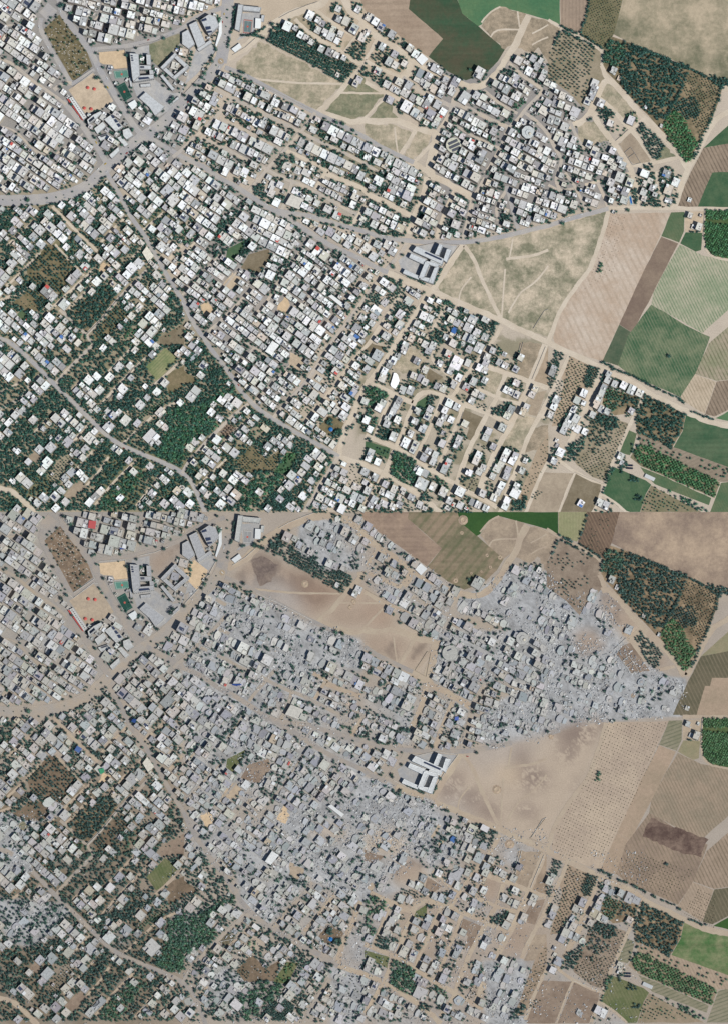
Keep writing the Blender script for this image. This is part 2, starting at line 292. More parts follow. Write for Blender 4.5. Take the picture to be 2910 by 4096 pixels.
# cultivated and open plots of the upper panel: name, outline, material key
F_UP = [
 ('ploughed_field','C -140,15 430,15 385,80 690,345 555,505 330,340 120,190 0,95','brown1'),
 ('grass_field','C 430,15 745,15 860,120 1010,240 1110,330 1240,440 1180,540 1080,640 890,715 740,640 560,505 690,345 385,80','dkgreen'),
 ('crop_field','C 745,15 1640,15 D 105,15 105,240 0,180 C 1460,130 1350,100 1200,60 1110,110 1030,220 1000,235 860,120','brgreen'),
 ('ploughed_field','D 108,15 392,15 340,180 275,295 110,240','plough_v'), ('orchard_floor','D 400,15 725,15 590,310 510,450 290,320 285,290 330,180','olivefloor'),
 ('dry_field','D 725,15 1610,15 1610,760 1575,770 1400,670 1100,530 880,460 590,310','dry'),
 ('olive_grove_floor','D 110,280 500,470 470,570 520,700 330,900 300,960 180,830 0,700 0,500','olivetan'),
 ('orchard_floor','D 580,330 700,370 880,450 1000,500 1250,600 1400,670 1575,770 1550,880 1480,1070 1390,1270 1330,1430 1250,1500 1190,1400 1080,1260 1000,1150 850,990 700,830 600,720 470,590 470,550 510,450','orchfloor'),
 ('crop_field','D 1610,950 1610,1260 1400,1335','midgreen'), ('ploughed_field','D 1400,1335 1610,1260 1610,1540 H 1480,0 1350,310 1145,308 1285,0','plough_b'), ('crop_field','H 1480,0 1610,-60 1610,312 1345,308','midgreen'),
 ('stony_field','H 560,372 1108,362 1010,570 880,850 760,1130 640,1370 L 490,190 340,150 200,90 60,30 H 45,1490 90,1320 180,1150 280,1020 400,850 480,640','tanrows'),
 ('crop_field','H 1108,360 1230,355 1225,530 1180,632 1020,575','greenlines'), ('fallow_strip','H 1020,580 1172,640 940,1100 760,1445 640,1370 880,850','brownstrip'), ('crop_field','H 640,1372 758,1446 L 715,0 630,232 490,190','dullgreen'),
 ('crop_field','H 1240,540 1390,545 1380,700 1330,715 1190,640','midgreen'), ('farmyard','H 1235,358 1408,350 1400,540 1232,535','sandy'), ('orchard_floor','H 1420,345 1610,345 1610,820 1480,750 1420,680 1410,500','orchgreen'),
 ('crop_field','H 1190,650 1330,717 1400,752 1610,838 1610,1060 1390,1450 1060,1260 930,1190 950,1080 1080,830','palestripe'), ('crop_field','H 930,1192 1060,1262 1240,1380 1388,1452 1460,1482 L 1440,30 1330,300 1190,515 1160,500 960,410 760,330 630,230 720,-40','patchgreen'),
 ('ploughed_field','L 1450,30 1610,-290 1610,330 1520,370 1325,305','plough_g'), ('stony_field','L 1322,308 1515,380 1410,665 1185,530','tanpatch'), ('ploughed_field','L 1520,375 1610,335 1610,530 1500,690 1415,668','plough_b'), ('crop_field','L 1610,535 1610,775 1510,705','brgreen'),
 ('orchard_floor','L 880,490 1240,670 1210,820 1110,985 990,930 800,840 790,700 830,560','orchfloor'), ('crop_field','L 1245,670 1420,740 1610,840 1610,1225 1300,1080 1120,985 1215,820','brgreen2'), ('crop_field','L 720,810 800,845 760,1000 735,1040 640,1015','greenlines'),
 ('orchard_floor','L 800,950 880,955 1200,1105 1550,1285 1500,1425 1350,1360 1000,1205 840,1140 740,1060','browntrees'), ('ploughed_field','L 800,845 1600,1220 1590,1270 1550,1280 830,945','plough_b2'), ('crop_field','L 830,1145 1000,1212 1470,1425 1450,1490 960,1300 880,1220','greenlines'),
 ('crop_field','L 600,1150 880,1265 930,1305 880,1390 820,1545 730,1545 490,1390 530,1250','crop3'), ('orchard_floor','L 930,1312 1430,1545 825,1545 880,1400','browntrees'), ('crop_field','L 1560,1290 1610,1245 1610,1550 1450,1550','greenlines'),
 ('olive_grove_floor','L 420,660 720,750 690,870 600,1040 510,1275 400,1235 250,1120 240,1090 330,870 370,760','olivetan'), ('orchard_floor','L 190,140 470,262 395,430 330,430 210,600 100,770 30,780 70,640 140,400 110,310','tanorch'),
 ('orchard_floor','L 500,430 690,480 840,520 790,650 600,680 490,580','orchfloor'), ('fallow_field','L -180,1190 235,1203 75,1550 -180,1550','fallow'), ('fallow_field','L 250,1205 478,1300 470,1370 385,1550 100,1550','fallow2'),
 ('wasteland','B 480,560 700,370 900,480 1200,620 1415,740 1050,735 800,715 560,680 480,620','waste'), ('wasteland','B 600,700 800,722 1050,745 1410,752 1200,975 1000,895','waste'),
 ('wasteland','B 1410,790 1560,640 1624,700 1624,825 1400,818','wasteg'), ('wasteland','B 1390,830 1624,835 C 170,835 80,930 0,1040 B 1500,1060 1270,990','wasteg'), ('wasteland','C 0,1100 150,1110 260,1110 420,1180 400,1230 310,1370 120,1285 0,1235','waste'), ('wasteland','C 460,1170 590,1170 560,1290 420,1430 340,1400','waste'),
 ('wasteland','C 0,740 110,800 170,825 0,825','wasteg'), ('wasteland','C 180,880 260,900 240,1000 300,1060 150,1080 30,1060','wasteg'),
 ('wasteland','C 1110,110 1200,60 1350,100 1450,140 1624,190 D 100,250 100,280 30,420 0,560 C 1540,420 1480,480 1300,400 1240,440 1110,330 1030,230','wasteb'),
 ('wasteland','D 540,730 620,800 830,1030 780,1090 660,1060 480,880 470,860','waste'), ('wasteland','D 630,1300 770,1180 940,1470 770,1490','fallow'), ('wasteland','D 250,1110 420,1090 560,1260 300,1340','waste'), ('wasteland','D 1040,1300 1160,1420 960,1460','wasteg'),
 ('wasteland','G 900,620 1200,590 1624,500 H 540,345 500,520 380,860 160,1150 20,1440 0,1480 G 1480,1430 1220,1310 1050,1240 680,1090 640,1010 750,850','waste2'),
 ('wasteland','K 1090,260 1230,310 1190,440 1160,500 1060,440','waste'), ('wasteland','K 1310,740 1440,680 1530,690 1490,760 1400,960 1290,960 1230,880','waste'), ('wasteland','K 1500,780 1624,760 1624,820 1530,980 1420,1000','wasteb'), ('wasteland','K 1370,20 1590,30 1450,350 1330,290 1370,150','wasteb'), ('fallow_field','K 1545,210 1624,60 1624,420 1480,360','tanorch'),
 ('fallow_field','K 1500,470 1610,450 1520,680 1450,660 1440,570','fallow'), ('fallow_field','K 880,620 1045,690 960,900 890,880 920,780 840,700','fallow2'), ('fallow_field','K 1520,990 1624,820 1624,1070 1500,1330 1420,1490 1330,1490','tanorch'), ('wasteland','K 250,240 400,70 560,170 480,260 330,300','waste'), ('fallow_field','K 560,250 690,330 600,400 540,340','fallow2'),
 ('cemetery_ground','A 390,262 530,130 600,220 700,350 780,470 825,590 645,728 580,600 500,460 430,330','cemet'), ('school_field','A 1320,400 1590,300 B 20,330 A 1530,470 1430,610 1350,540','wasteg'),
 ('sand_pitch','A 880,465 1110,445 1145,600 1130,612 1020,612 1000,575 920,572 890,555','sandpit'), ('park','A 610,800 830,650 900,720 1010,900 870,990 760,1010','sandy'), ('paved_yard','A 1180,745 1380,710 1540,830 1624,820 B 130,420 270,390 300,450 130,660 0,770 A 1590,960 1480,1000 1400,1045 1230,890','paved'), ('paved_yard','A 1170,440 1330,400 1330,500 1170,490','paved'),
 ('paved_yard','G 440,660 640,630 760,650 830,650 760,760 650,830 600,1000 330,900 290,780 400,700','paved'), ('paved_yard','B 520,120 700,110 690,180 620,300 480,360 540,290','paved'), ('paved_yard','A 1620,20 1560,20 1500,60','paved'),
 ('fallow_field','E 1420,1470 1640,1340 1640,1545 1430,1545','fallow2'), ('orchard_floor','E 430,640 520,660 700,850 620,1000 560,1090 400,1000 280,990 230,850','browng'), ('orchard_floor','E 660,1200 830,1080 900,1000 1000,1020 1050,1120 900,1290 770,1420 670,1370','orchfloor'), ('vegetable_plot','E 200,1220 250,1280 200,1320 150,1265','greenlines'), ('garden','E 110,1160 260,1050 390,1050 440,1180 350,1230 240,1230','browng'),
 ('orchard_floor','E 830,1445 1040,1180 1150,1255 1000,1410 870,1530','browng'), ('field','F 590,730 770,680 790,770 680,900 520,850','fallow2'), ('grass_plot','F 400,680 560,600 540,680 450,800 390,760','crop3'), ('vegetable_plot','I 1340,200 1470,70 1590,160 1440,330 1390,360 1300,240','palegr'), ('fallow_field','I 1480,300 1640,230 1640,430 1500,490','browng'),
 ('fallow_field','I 570,1390 700,1250 770,1300 650,1430','fallow'), ('fallow_field','I 250,1050 300,990 390,1050 330,1100','fallow'), ('fallow_field','J 0,260 100,330 130,370 0,420','browng'), ('orchard_floor','J 480,1080 620,930 740,1060 880,980 830,1170 560,1180','browng'), ('grass_plot','J 810,1180 930,1000 1040,1010 940,1200','crop3'), ('ploughed_plot','J 330,820 400,740 490,790 400,870','plough_b'),
 ('bare_yard','F 160,1180 230,1150 300,1240 200,1300','sandpit'), ('bare_yard','F 360,1000 450,890 530,950 430,1040','sandy'), ('bare_yard','F 840,1220 910,1090 960,1180 920,1260','sandpit'), ('bare_yard','J 950,230 960,110 1090,170 1040,270','sandy'), ('bare_yard','E 860,880 920,800 1000,820 920,900','sandpit'), ('garden','J 1210,780 1300,670 1440,740 1410,830 1300,850','browng'),
 ('dug_plot','G 0,1490 90,1535 K 180,60 100,130 0,100','fallow2'), ('fallow_field','K 450,560 560,490 550,600 440,610','crop3'), ('fallow_field','K 0,900 220,960 200,1060 100,1010 0,960','crop3'),
]
# the same plots as the lower panel shows them: outline, material key (a name changed only where the use changed)
F_LO = {'sandpit':'lsand','brown1':'lbrown','dkgreen':'lolive','brgreen':'ldkgreen','plough_v':'lpaleolive','olivefloor':'lbrownrows','dry':'ldry','olivetan':'ltanolive','orchfloor':'lorch','midgreen':'lolive2','plough_b':'lploughdk','tanrows':'ltanrows','greenlines':'lgreylines','brownstrip':'lstrip','dullgreen':'lstrip','sandy':'lsandy','orchgreen':'orchgreen','palestripe':'lstripes','patchgreen':'lburnt','plough_g':'lplough','tanpatch':'ltanpatch','brgreen2':'lgreen','browntrees':'lbrowntrees','plough_b2':'ltanpatch','crop3':'lcrop','tanorch':'ltanorch','fallow':'lfallow','fallow2':'lfallow','waste':'lwaste','wasteg':'lwaste','wasteb':'lwasteb','waste2':'lwaste2','cemet':'lcemet','sandpit':'sandpit','paved':'lpaved','browng':'lbrowng','palegr':'lcrop'}
A_ROW = math.radians(-26)
MATS = dict(
 brown1=dict(c1=(158,138,120),c2=(176,156,137),big=.006,streak=.62), dkgreen=dict(c1=(62,88,66),c2=(90,88,70),big=.006,streak=.62), brgreen=dict(c1=(78,118,86),c2=(100,128,92),big=.007), plough_v=dict(c1=(168,148,130),c2=(156,138,122),angle=0,pitch=7,rowc=(132,116,102)),
 olivefloor=dict(c1=(112,108,82),c2=(132,124,98)), dry=dict(c1=(122,120,98),c2=(188,172,148),big=.006), olivetan=dict(c1=(170,156,136),c2=(144,134,112)), orchfloor=dict(c1=(112,104,82),c2=(158,140,114),big=.02), midgreen=dict(c1=(62,94,68),c2=(86,108,80),big=.02),
 plough_b=dict(c1=(160,142,124),c2=(140,124,108),angle=A_ROW,pitch=7,rowc=(104,92,80),rowamt=.8), tanrows=dict(c1=(206,190,174),c2=(188,166,146),big=.006,angle=A_ROW,pitch=12,rowc=(168,150,132),rowamt=.45), greenlines=dict(c1=(84,108,80),c2=(108,118,90),angle=A_ROW,pitch=5,rowc=(84,104,74)), brownstrip=dict(c1=(128,110,98),c2=(146,128,112),big=.01), dullgreen=dict(c1=(76,94,74),c2=(102,108,88)),
 sandy=dict(c1=(210,190,166),c2=(190,172,150),big=.03), orchgreen=dict(c1=(64,92,56),c2=(100,108,74)), palestripe=dict(c1=(186,178,156),c2=(150,158,130),big=.008,angle=A_ROW,pitch=5.5,rowc=(110,132,102),rowamt=.9), patchgreen=dict(c1=(68,100,72),c2=(118,128,100),big=.014,angle=A_ROW,pitch=5.5,rowc=(160,156,132),rowamt=.4), plough_g=dict(c1=(172,158,138),c2=(146,146,118),angle=A_ROW,pitch=7,rowc=(108,110,84),rowamt=.8), tanpatch=dict(c1=(200,182,160),c2=(186,168,146),angle=A_ROW,pitch=6,rowc=(140,130,106),rowamt=.6),
 brgreen2=dict(c1=(64,96,70),c2=(92,110,84),big=.008,streak=1.0), browntrees=dict(c1=(148,134,112),c2=(126,122,96)), plough_b2=dict(c1=(158,144,128),c2=(146,132,116),angle=math.radians(65),pitch=7,rowc=(128,116,102)), crop3=dict(c1=(66,98,70),c2=(92,112,84),big=.02,angle=A_ROW,pitch=5,rowc=(70,98,74)), tanorch=dict(c1=(184,164,142),c2=(168,150,128)), fallow=dict(c1=(160,144,126),c2=(178,162,142),big=.015), fallow2=dict(c1=(124,112,92),c2=(142,130,110),big=.02),
 waste=dict(c1=(150,144,122),c2=(198,182,160),big=.022,fine=.2), wasteg=dict(c1=(120,124,100),c2=(158,150,126),big=.03,fine=.2), wasteb=dict(c1=(142,130,112),c2=(182,164,142),big=.02,fine=.2), waste2=dict(c1=(132,130,108),c2=(204,188,166),big=.014,fine=.2), cemet=dict(c1=(108,100,76),c2=(134,122,96),big=.03,fine=.25), sandpit=dict(c1=(218,192,160),c2=(204,180,150),big=.04), paved=dict(c1=(172,172,174),c2=(190,186,182),big=.03), browng=dict(c1=(112,106,80),c2=(140,126,100),big=.02,fine=.2), palegr=dict(c1=(160,156,118),c2=(120,132,92),angle=math.radians(45),pitch=5,rowc=(100,120,84)),
 lbrown=dict(c1=(138,118,106),c2=(162,140,122),big=.006,streak=.62), lolive=dict(c1=(112,110,86),c2=(150,132,112),big=.006,angle=math.radians(40),pitch=16,rowc=(92,100,72),streak=.62), ldkgreen=dict(c1=(50,82,46),c2=(62,92,50),big=.008), lpaleolive=dict(c1=(146,146,110),c2=(158,152,120),angle=0,pitch=6,rowc=(130,130,98),rowamt=.4), lbrownrows=dict(c1=(122,102,88),c2=(104,88,76),angle=A_ROW,pitch=6,rowc=(160,136,112),rowamt=.5), ldry=dict(c1=(138,120,108),c2=(184,162,140),big=.006), ltanolive=dict(c1=(158,142,126),c2=(134,118,104),big=.02), lorch=dict(c1=(104,92,74),c2=(166,144,118),big=.02), lolive2=dict(c1=(154,142,116),c2=(140,136,108)), lploughdk=dict(c1=(112,104,86),c2=(98,94,76),angle=A_ROW,pitch=7,rowc=(138,126,106),rowamt=.6),
 ltanrows=dict(c1=(190,172,152),c2=(174,156,140),big=.006), lgreylines=dict(c1=(150,142,122),c2=(134,130,108),angle=math.radians(70),pitch=7,rowc=(100,104,84),rowamt=.7), lstrip=dict(c1=(176,154,134),c2=(162,144,124),big=.008), lsandy=dict(c1=(188,170,148),c2=(172,156,138),big=.03), lstripes=dict(c1=(164,145,126),c2=(148,135,117),big=.014,angle=A_ROW,pitch=6,rowc=(124,112,94),rowamt=.7), lburnt=dict(c1=(160,140,122),c2=(142,124,110),angle=A_ROW,pitch=7,rowc=(116,106,86),rowamt=.6), lplough=dict(c1=(168,148,130),c2=(152,134,116),angle=A_ROW,pitch=7,rowc=(116,104,88),rowamt=.8), ltanpatch=dict(c1=(178,158,138),c2=(164,146,128),angle=A_ROW,pitch=6,rowc=(134,118,102),rowamt=.5),
 lgreen=dict(c1=(70,108,62),c2=(142,140,108),big=.006,streak=1.0), lbrowntrees=dict(c1=(162,144,124),c2=(140,128,106)), lcrop=dict(c1=(98,108,72),c2=(126,124,94),angle=A_ROW,pitch=6,rowc=(82,92,60)), ltanorch=dict(c1=(172,152,132),c2=(150,132,114)), lfallow=dict(c1=(134,116,102),c2=(156,138,122),big=.015), lwaste=dict(c1=(150,134,120),c2=(184,166,146),big=.012,fine=.12), lwasteb=dict(c1=(150,134,118),c2=(176,158,138),big=.015,fine=.15), lwaste2=dict(c1=(142,126,114),c2=(192,172,150),big=.012,fine=.14), lcemet=dict(c1=(118,102,88),c2=(148,128,108),big=.03,fine=.25), lpaved=dict(c1=(160,160,162),c2=(174,170,166),big=.03), lbrowng=dict(c1=(112,98,82),c2=(136,118,100),big=.02,fine=.2),
 lsand=dict(c1=(192,172,148),c2=(180,162,142),big=.04), lburntpatch=dict(c1=(92,74,68),c2=(132,112,100),big=.02,fine=.2), lsoot=dict(c1=(116,102,96),c2=(146,130,118),big=.02,fine=.2),
)
# groves: outline, spacing, keep, (rmin, rmax) in photo px, tint (0 dark blue-green, 1 green, 2 bright green, 3 dusty olive), row angle deg or None, survives in lower panel
GROVES = [
 ('B 740,370 800,290 900,270 1050,330 1250,480 1400,540 1560,590 1430,745 1250,640 1000,510 860,430',10,1,(5.5,7.6),0,27,.66), ('B 770,330 790,250 850,210 900,250 880,330',13,1,(6,9),0,None,.9), ('B 1060,160 1190,110 1210,150 1180,180 1100,190',12,.5,(4,6),1,None,.4), ('B 1450,470 1540,370 1624,380 1624,540 1560,550',11,1,(5,7),0,None,.5), ('B 1560,640 1640,560 1640,710',11,1,(5,7),0,None,.5),
 ('C 0,640 250,700 190,790 60,720 0,700',11,.95,(5,7),0,None,.3), ('C 40,510 110,440 230,470 190,560 110,590',10,.75,(4,6),0,35,.4), ('C 270,500 380,520 340,650 230,640',11,.8,(5,8),0,None,.6), ('C 280,400 340,350 400,400 370,450',10,1,(5,7),0,None,.4), ('C 120,370 200,390 230,470 120,450',11,.6,(5,7),0,None,.6), ('C 1200,650 1280,580 1350,640 1270,700',11,.95,(5,7),0,None,.2), ('C 1310,890 1380,850 1440,910 1380,980 1290,950',11,.9,(5,7),1,None,.3), ('C 1270,810 1320,790 1350,840 1300,870',10,.9,(5,7),0,None,.2), ('C 1240,1010 1300,980 1350,1030 1290,1070',10,.9,(5,7),0,None,.2), ('C 900,1330 1030,1340 1000,1450 900,1440',11,.8,(4,5.5),0,30,.2), ('C 1310,1320 1400,1330 1380,1410 1310,1400',10,1,(5,7),0,None,.6), ('C 1500,560 1600,550 1600,650 1530,640',11,.9,(5,8),0,None,.4), ('C 400,800 520,840 500,880 410,840',10,.9,(5,7),1,None,.5), ('C 570,700 650,720 630,770 570,740',10,.9,(5,7),0,None,.5),
 ('A 390,262 530,130 600,220 700,350 780,470 825,590 645,728 580,600 500,460 430,330',16,.6,(3,6.5),3,None,.9),
 ('D 400,15 725,15 590,310 510,450 290,320 285,290 330,180',9.2,.85,(2,3),3,64,.25), ('D 110,280 430,440 400,600 330,900 180,830 0,700 0,500',12.5,.85,(3.4,5),0,40,.45),
 ('D 540,360 700,400 690,500 640,610 560,600 480,560',9.5,1,(4.8,7.4),.7,None,1), ('D 700,390 880,460 1000,500 1250,610 1150,840 1010,1100 850,980 700,830 620,700 650,610',9.6,.93,(4.6,7.6),0,None,1), ('D 640,620 760,640 800,760 720,830',10.5,.7,(4,6),0,62,1), ('D 1250,650 1400,690 1560,785 1530,900 1460,1070 1380,1260 1300,1130 1330,960 1200,800',9.4,.86,(2.8,4),3,62,1), ('D 1150,900 1340,880 1370,1060 1250,1080 1130,990',9.5,.95,(4.5,6),0,62,1), ('D 1130,980 1240,1080 1290,1200 1360,1300 1300,1430 1240,1480 1180,1370 1080,1260 1030,1120',9,1,(4.6,7),2,None,1), ('D 1030,1080 1160,860 1250,640 1270,650 1190,870 1070,1090',8,1,(5,7),0,None,1), ('D 590,340 850,430 1000,490 1250,590 1400,660 1580,765 1560,800 1390,690 1240,625 980,520 700,390',8,.85,(5,7),0,None,1), ('D 1575,770 1550,900 1480,1080 1390,1280 1330,1440 1300,1440 1370,1250 1460,1070 1530,890 1545,780',8,1,(4.5,6),0,None,1),
 ('D 440,1000 520,950 600,1020 590,1060 520,1100 450,1060',10,.95,(5,7),0,None,.5), ('D 700,1040 780,1010 830,1070 770,1130 700,1080',10,.8,(5,7),1,None,.1), ('D 790,1160 850,1110 960,1200 1060,1300 1010,1430 950,1440 900,1360 850,1270',10,.9,(4.5,6.5),0,62,.85), ('D 460,1280 540,1260 600,1340 560,1380 480,1370',10,.7,(2,3.5),1,60,.2), ('D 560,1180 640,1130 720,1170 640,1260 570,1250',13,.3,(4,6),1,None,.1), ('D 850,1490 940,1485 950,1540 870,1550 H 870,10',10,1,(5,7),0,None,.2),
 ('H 1420,345 1610,345 1610,430 1420,430',8.5,1,(5,6.5),2,30,1), ('H 1415,450 1610,500 1610,815 1490,750 1425,680 1410,560',8.5,1,(5,6.5),2,30,1), ('H 840,210 950,190 1020,240 1020,310 850,310',9.5,1,(5,7),0,None,.4), ('H 1050,210 1160,160 1190,130 1140,300 1060,310',10,.85,(5,7),0,None,.3), ('H 140,270 230,280 220,390 160,390',10,1,(5,7),0,None,.2), ('H 870,0 970,0 960,60 880,50',9,1,(5,7),0,None,.1), ('H 620,110 700,90 690,150 620,150',10,.8,(5,7),1,None,.1), ('H 740,150 800,130 810,290 770,290',10,.9,(5,7),0,None,.3), ('H 440,900 470,820 500,840 480,900',9,1,(5,7),1,None,.6),
 ('L 880,490 1240,670 1210,820 1110,985 990,930 800,840 790,700 830,560',9.8,.93,(4.6,7.4),0,None,.97), ('L 760,1020 830,940 920,960 1240,1130 1550,1285 1500,1425 1350,1360 1000,1205 830,1130',9.8,.9,(4.8,6.8),2,62,.95), ('L 790,890 840,880 830,950 740,1050 740,980',11,.8,(5,7),0,None,.9), ('L 870,890 1100,1000 1590,1215 1570,1240 1080,1030 860,920',13,.55,(4,6.5),1,None,.7), ('L 930,1312 1430,1545 825,1545 880,1400',13,.8,(3,4.5),1,30,.8), ('L 1090,1360 1440,1510 1420,1530 1080,1380',10,.7,(5,7),1,None,.9), ('L 620,1155 680,1170 670,1210 630,1200',10,1,(5,7),0,None,.7), ('L 730,1210 800,1230 820,1290 740,1270',10,.9,(5,7),0,None,.7), ('L 780,1400 850,1410 830,1470 770,1450',10,.8,(5,7),0,None,.7), ('L 560,1150 605,1150 500,1390 485,1380',9,1,(5,7),1,None,.9), ('L 530,1190 560,1130 560,1240 500,1300',10,.6,(4,6),0,None,.8),
 ('L 420,660 600,690 640,760 560,920 440,1020 360,1010 330,960 370,760',11,.6,(4,6.5),0,62,.8), ('L 420,660 590,690 640,700 620,800 540,830 450,740',10,.85,(5,7),0,None,.9), ('L 640,740 730,760 690,880 520,1265 400,1230 250,1110 330,1000 450,1020 560,920',11.5,.9,(2.6,4),3,62,.9), ('L 180,940 340,870 330,960 240,1100 130,1090',10,.95,(5,7.5),0,None,.7),
 ('L 190,150 350,225 330,330 210,600 110,760 40,770 150,400',11.6,.97,(3,4.2),3,60,.95), ('L 70,380 200,330 190,400 130,540 60,520',11,.9,(3,4),0,60,.9), ('L 365,225 470,265 390,440 330,430 310,390',8.5,1,(4.5,6),0,62,.95), ('L 510,430 690,480 600,660 490,580',10,.9,(4.6,6.5),1,62,.9), ('L 690,500 840,525 800,640 640,600',10,.85,(4.6,6.5),0,None,.7), ('L 50,95 150,125 80,260 25,210',9.5,.95,(4.5,6),0,62,.9), ('L 0,320 70,340 30,440 0,440',9.5,.9,(4,6),0,62,.9), ('K 1500,1340 1580,1340 1550,1430 1480,1420',11,.8,(3,4),0,60,.8), ('K 1520,990 1624,850 1624,1070 1420,1420 1350,1490 1450,1200',13,.75,(2.4,3.4),3,65,.9),
 ('E 430,640 520,660 700,850 620,1000 560,1090 400,1000 280,990 230,850',11,.75,(4,6.5),0,45,.85), ('E 660,1200 830,1080 900,1000 1000,1020 1050,1120 900,1290 770,1420 670,1370',9.5,.97,(5,7.5),0,None,1), ('E 110,1090 250,950 330,1000 240,1080 120,1160',10,.9,(5,7),0,None,.9), ('E 260,1060 390,1050 440,1180 350,1230',10,.95,(4.5,6.5),0,45,.5), ('E 170,1150 260,1070 340,1230 250,1230',12,.7,(2.5,3.5),1,45,.7), ('E 1290,60 1450,50 1410,200 1340,320 1270,190',10.5,.9,(5,7.5),0,None,.8), ('E 1530,530 1624,540 1624,700 1540,650',11,.8,(5,7.5),0,None,.6), ('E 830,1445 1040,1180 1150,1255 1000,1410 870,1530',10.5,.85,(4.5,6),0,45,.7), ('E 1080,760 1270,750 1100,950 1020,900',10.5,.85,(5,7),0,45,.6), ('E 600,520 680,500 700,600 620,590',11,.9,(5,7),0,None,.7), ('E 790,580 880,570 890,650 820,640',11,1,(6,8),0,None,.9), ('E 1280,1170 1450,1200 1380,1340 1260,1260',11,.8,(3.5,5),0,45,.7), ('E 1230,900 1390,900 1340,1060 1250,990',11,.85,(5,7),0,None,.5), ('E 1140,1380 1290,1370 1230,1500 1080,1500',11,.9,(5,7.5),1,None,.7), ('E 1430,1480 1624,1360 1624,1535',13,.5,(3,4.5),3,45,.6), ('E 300,1370 430,1360 420,1440 320,1460',10,.95,(5,7),0,None,.8), ('E 600,1420 760,1440 800,1535 580,1535',11,.9,(5,7.5),1,None,.8), ('E 0,640 60,700 40,800 0,800',11,.9,(5,8),0,None,.8),('E 350,60 440,40 440,130 370,140',11,.9,(6,8),0,None,.7),
 ('F 0,450 120,560 100,640 0,640',10.5,.95,(6,8),1,None,.6), ('F 400,310 510,330 460,420 330,600 250,640 250,570 370,440',10,1,(5.5,7.5),0,None,.45), ('F 210,620 400,590 400,720 330,730 220,720',11,.85,(5,7),0,None,.4), ('F 500,720 600,570 660,600 560,770 500,760',10,1,(5.5,7.5),0,None,.6), ('F 640,120 750,100 740,190 920,210 890,270 760,250 650,200',10,.97,(5.5,7.5),0,None,.5), ('F 1090,270 1280,280 1310,400 1210,390 1100,300',11,.85,(5,7.5),0,None,.35), ('F 1420,370 1530,390 1500,470 1430,450',11,.9,(5,7),1,None,.7), ('F 1040,970 1190,950 1110,1070 1010,1040',10.5,.95,(5,7.5),0,None,.6), ('F 830,850 900,830 880,920 820,910',10.5,1,(5.5,7.5),0,None,.8), ('F 480,1190 610,1140 580,1250 490,1230',11,.9,(5,7.5),0,None,.35), ('B 820,1440 880,1360 1020,1420 980,1535 840,1500',10.5,.95,(5.5,7.5),0,None,.5), ('F 590,900 690,930 650,1010 600,990',11,.85,(5,7),0,None,.4), ('F 1430,240 1520,240 1500,310 1430,300',10.5,.95,(5,7),0,None,.4), ('F 1510,940 1580,910 1590,970 1530,1010',10.5,.9,(5,7),0,None,.7),
 ('I 430,100 560,20 800,30 700,160 600,210 430,190',10.5,.9,(5,7.5),0,None,.8), ('I 600,300 880,130 1180,60 1040,200 900,330 700,380',10.5,.8,(5,7.5),0,None,.8), ('I 960,560 1250,430 1400,400 1150,650 1000,630',10,.95,(5.5,8),0,None,.9), ('I 1200,700 1490,480 1520,520 1250,720',9.5,1,(4,5.5),1,47,.9), ('I 1230,290 1330,280 1390,370 1280,420 1150,360',10.5,.85,(5,7),0,None,.8), ('I 940,300 1030,280 1040,340 970,360',9.5,.9,(3.5,5),0,45,.5), ('I 1500,640 1640,560 1640,1090 1530,1100 1380,1020 1450,930 1480,800',9,1,(5.5,8),1,None,.97), ('I 1020,830 1180,790 1130,900 1030,880',10.5,.85,(4.5,6),0,45,.85), ('I 1120,920 1290,860 1290,1000 1180,960',10.5,.85,(5,7),0,None,.85), ('I 150,1000 350,810 620,740 600,850 470,1010 300,960 200,1030',10,.95,(5.5,8),0,None,.85), ('I 380,1280 560,1030 690,1030 600,1150 470,1290',10.5,.9,(3,4.2),0,48,.85), ('I 690,1130 870,980 960,1000 940,1080 760,1220',10.5,.92,(5,8),0,None,.95), ('I 880,1440 1200,1130 1310,1170 1150,1390 1020,1510 950,1500',9.8,.95,(5.5,7.5),1,None,.95), ('I 1040,1480 1400,1190 1350,1310 1180,1490',10.5,.85,(5,7),0,None,.9), ('I 660,1470 780,1290 880,1290 720,1450',10.5,.9,(5,7.5),0,None,.85), ('I 15,620 330,340 340,380 60,650',11,.85,(5,7),0,None,.8), ('I 20,360 110,350 120,440 20,470',11,.9,(5,7.5),0,None,.7), ('I 180,1330 330,1250 520,1260 420,1390 250,1400',11,.75,(5,7),0,None,.6), ('I 1020,430 960,560 1060,510 1180,400',12,.3,(5,7),0,None,.6), ('I 670,900 760,870 780,960 700,960',10.5,.9,(5,7.5),0,None,.85), ('I 450,610 510,590 500,670 440,660',10.5,1,(6,8),0,None,.4), ('I 1300,690 1400,640 1380,720 1290,760',11,.7,(3,5),0,45,.6),
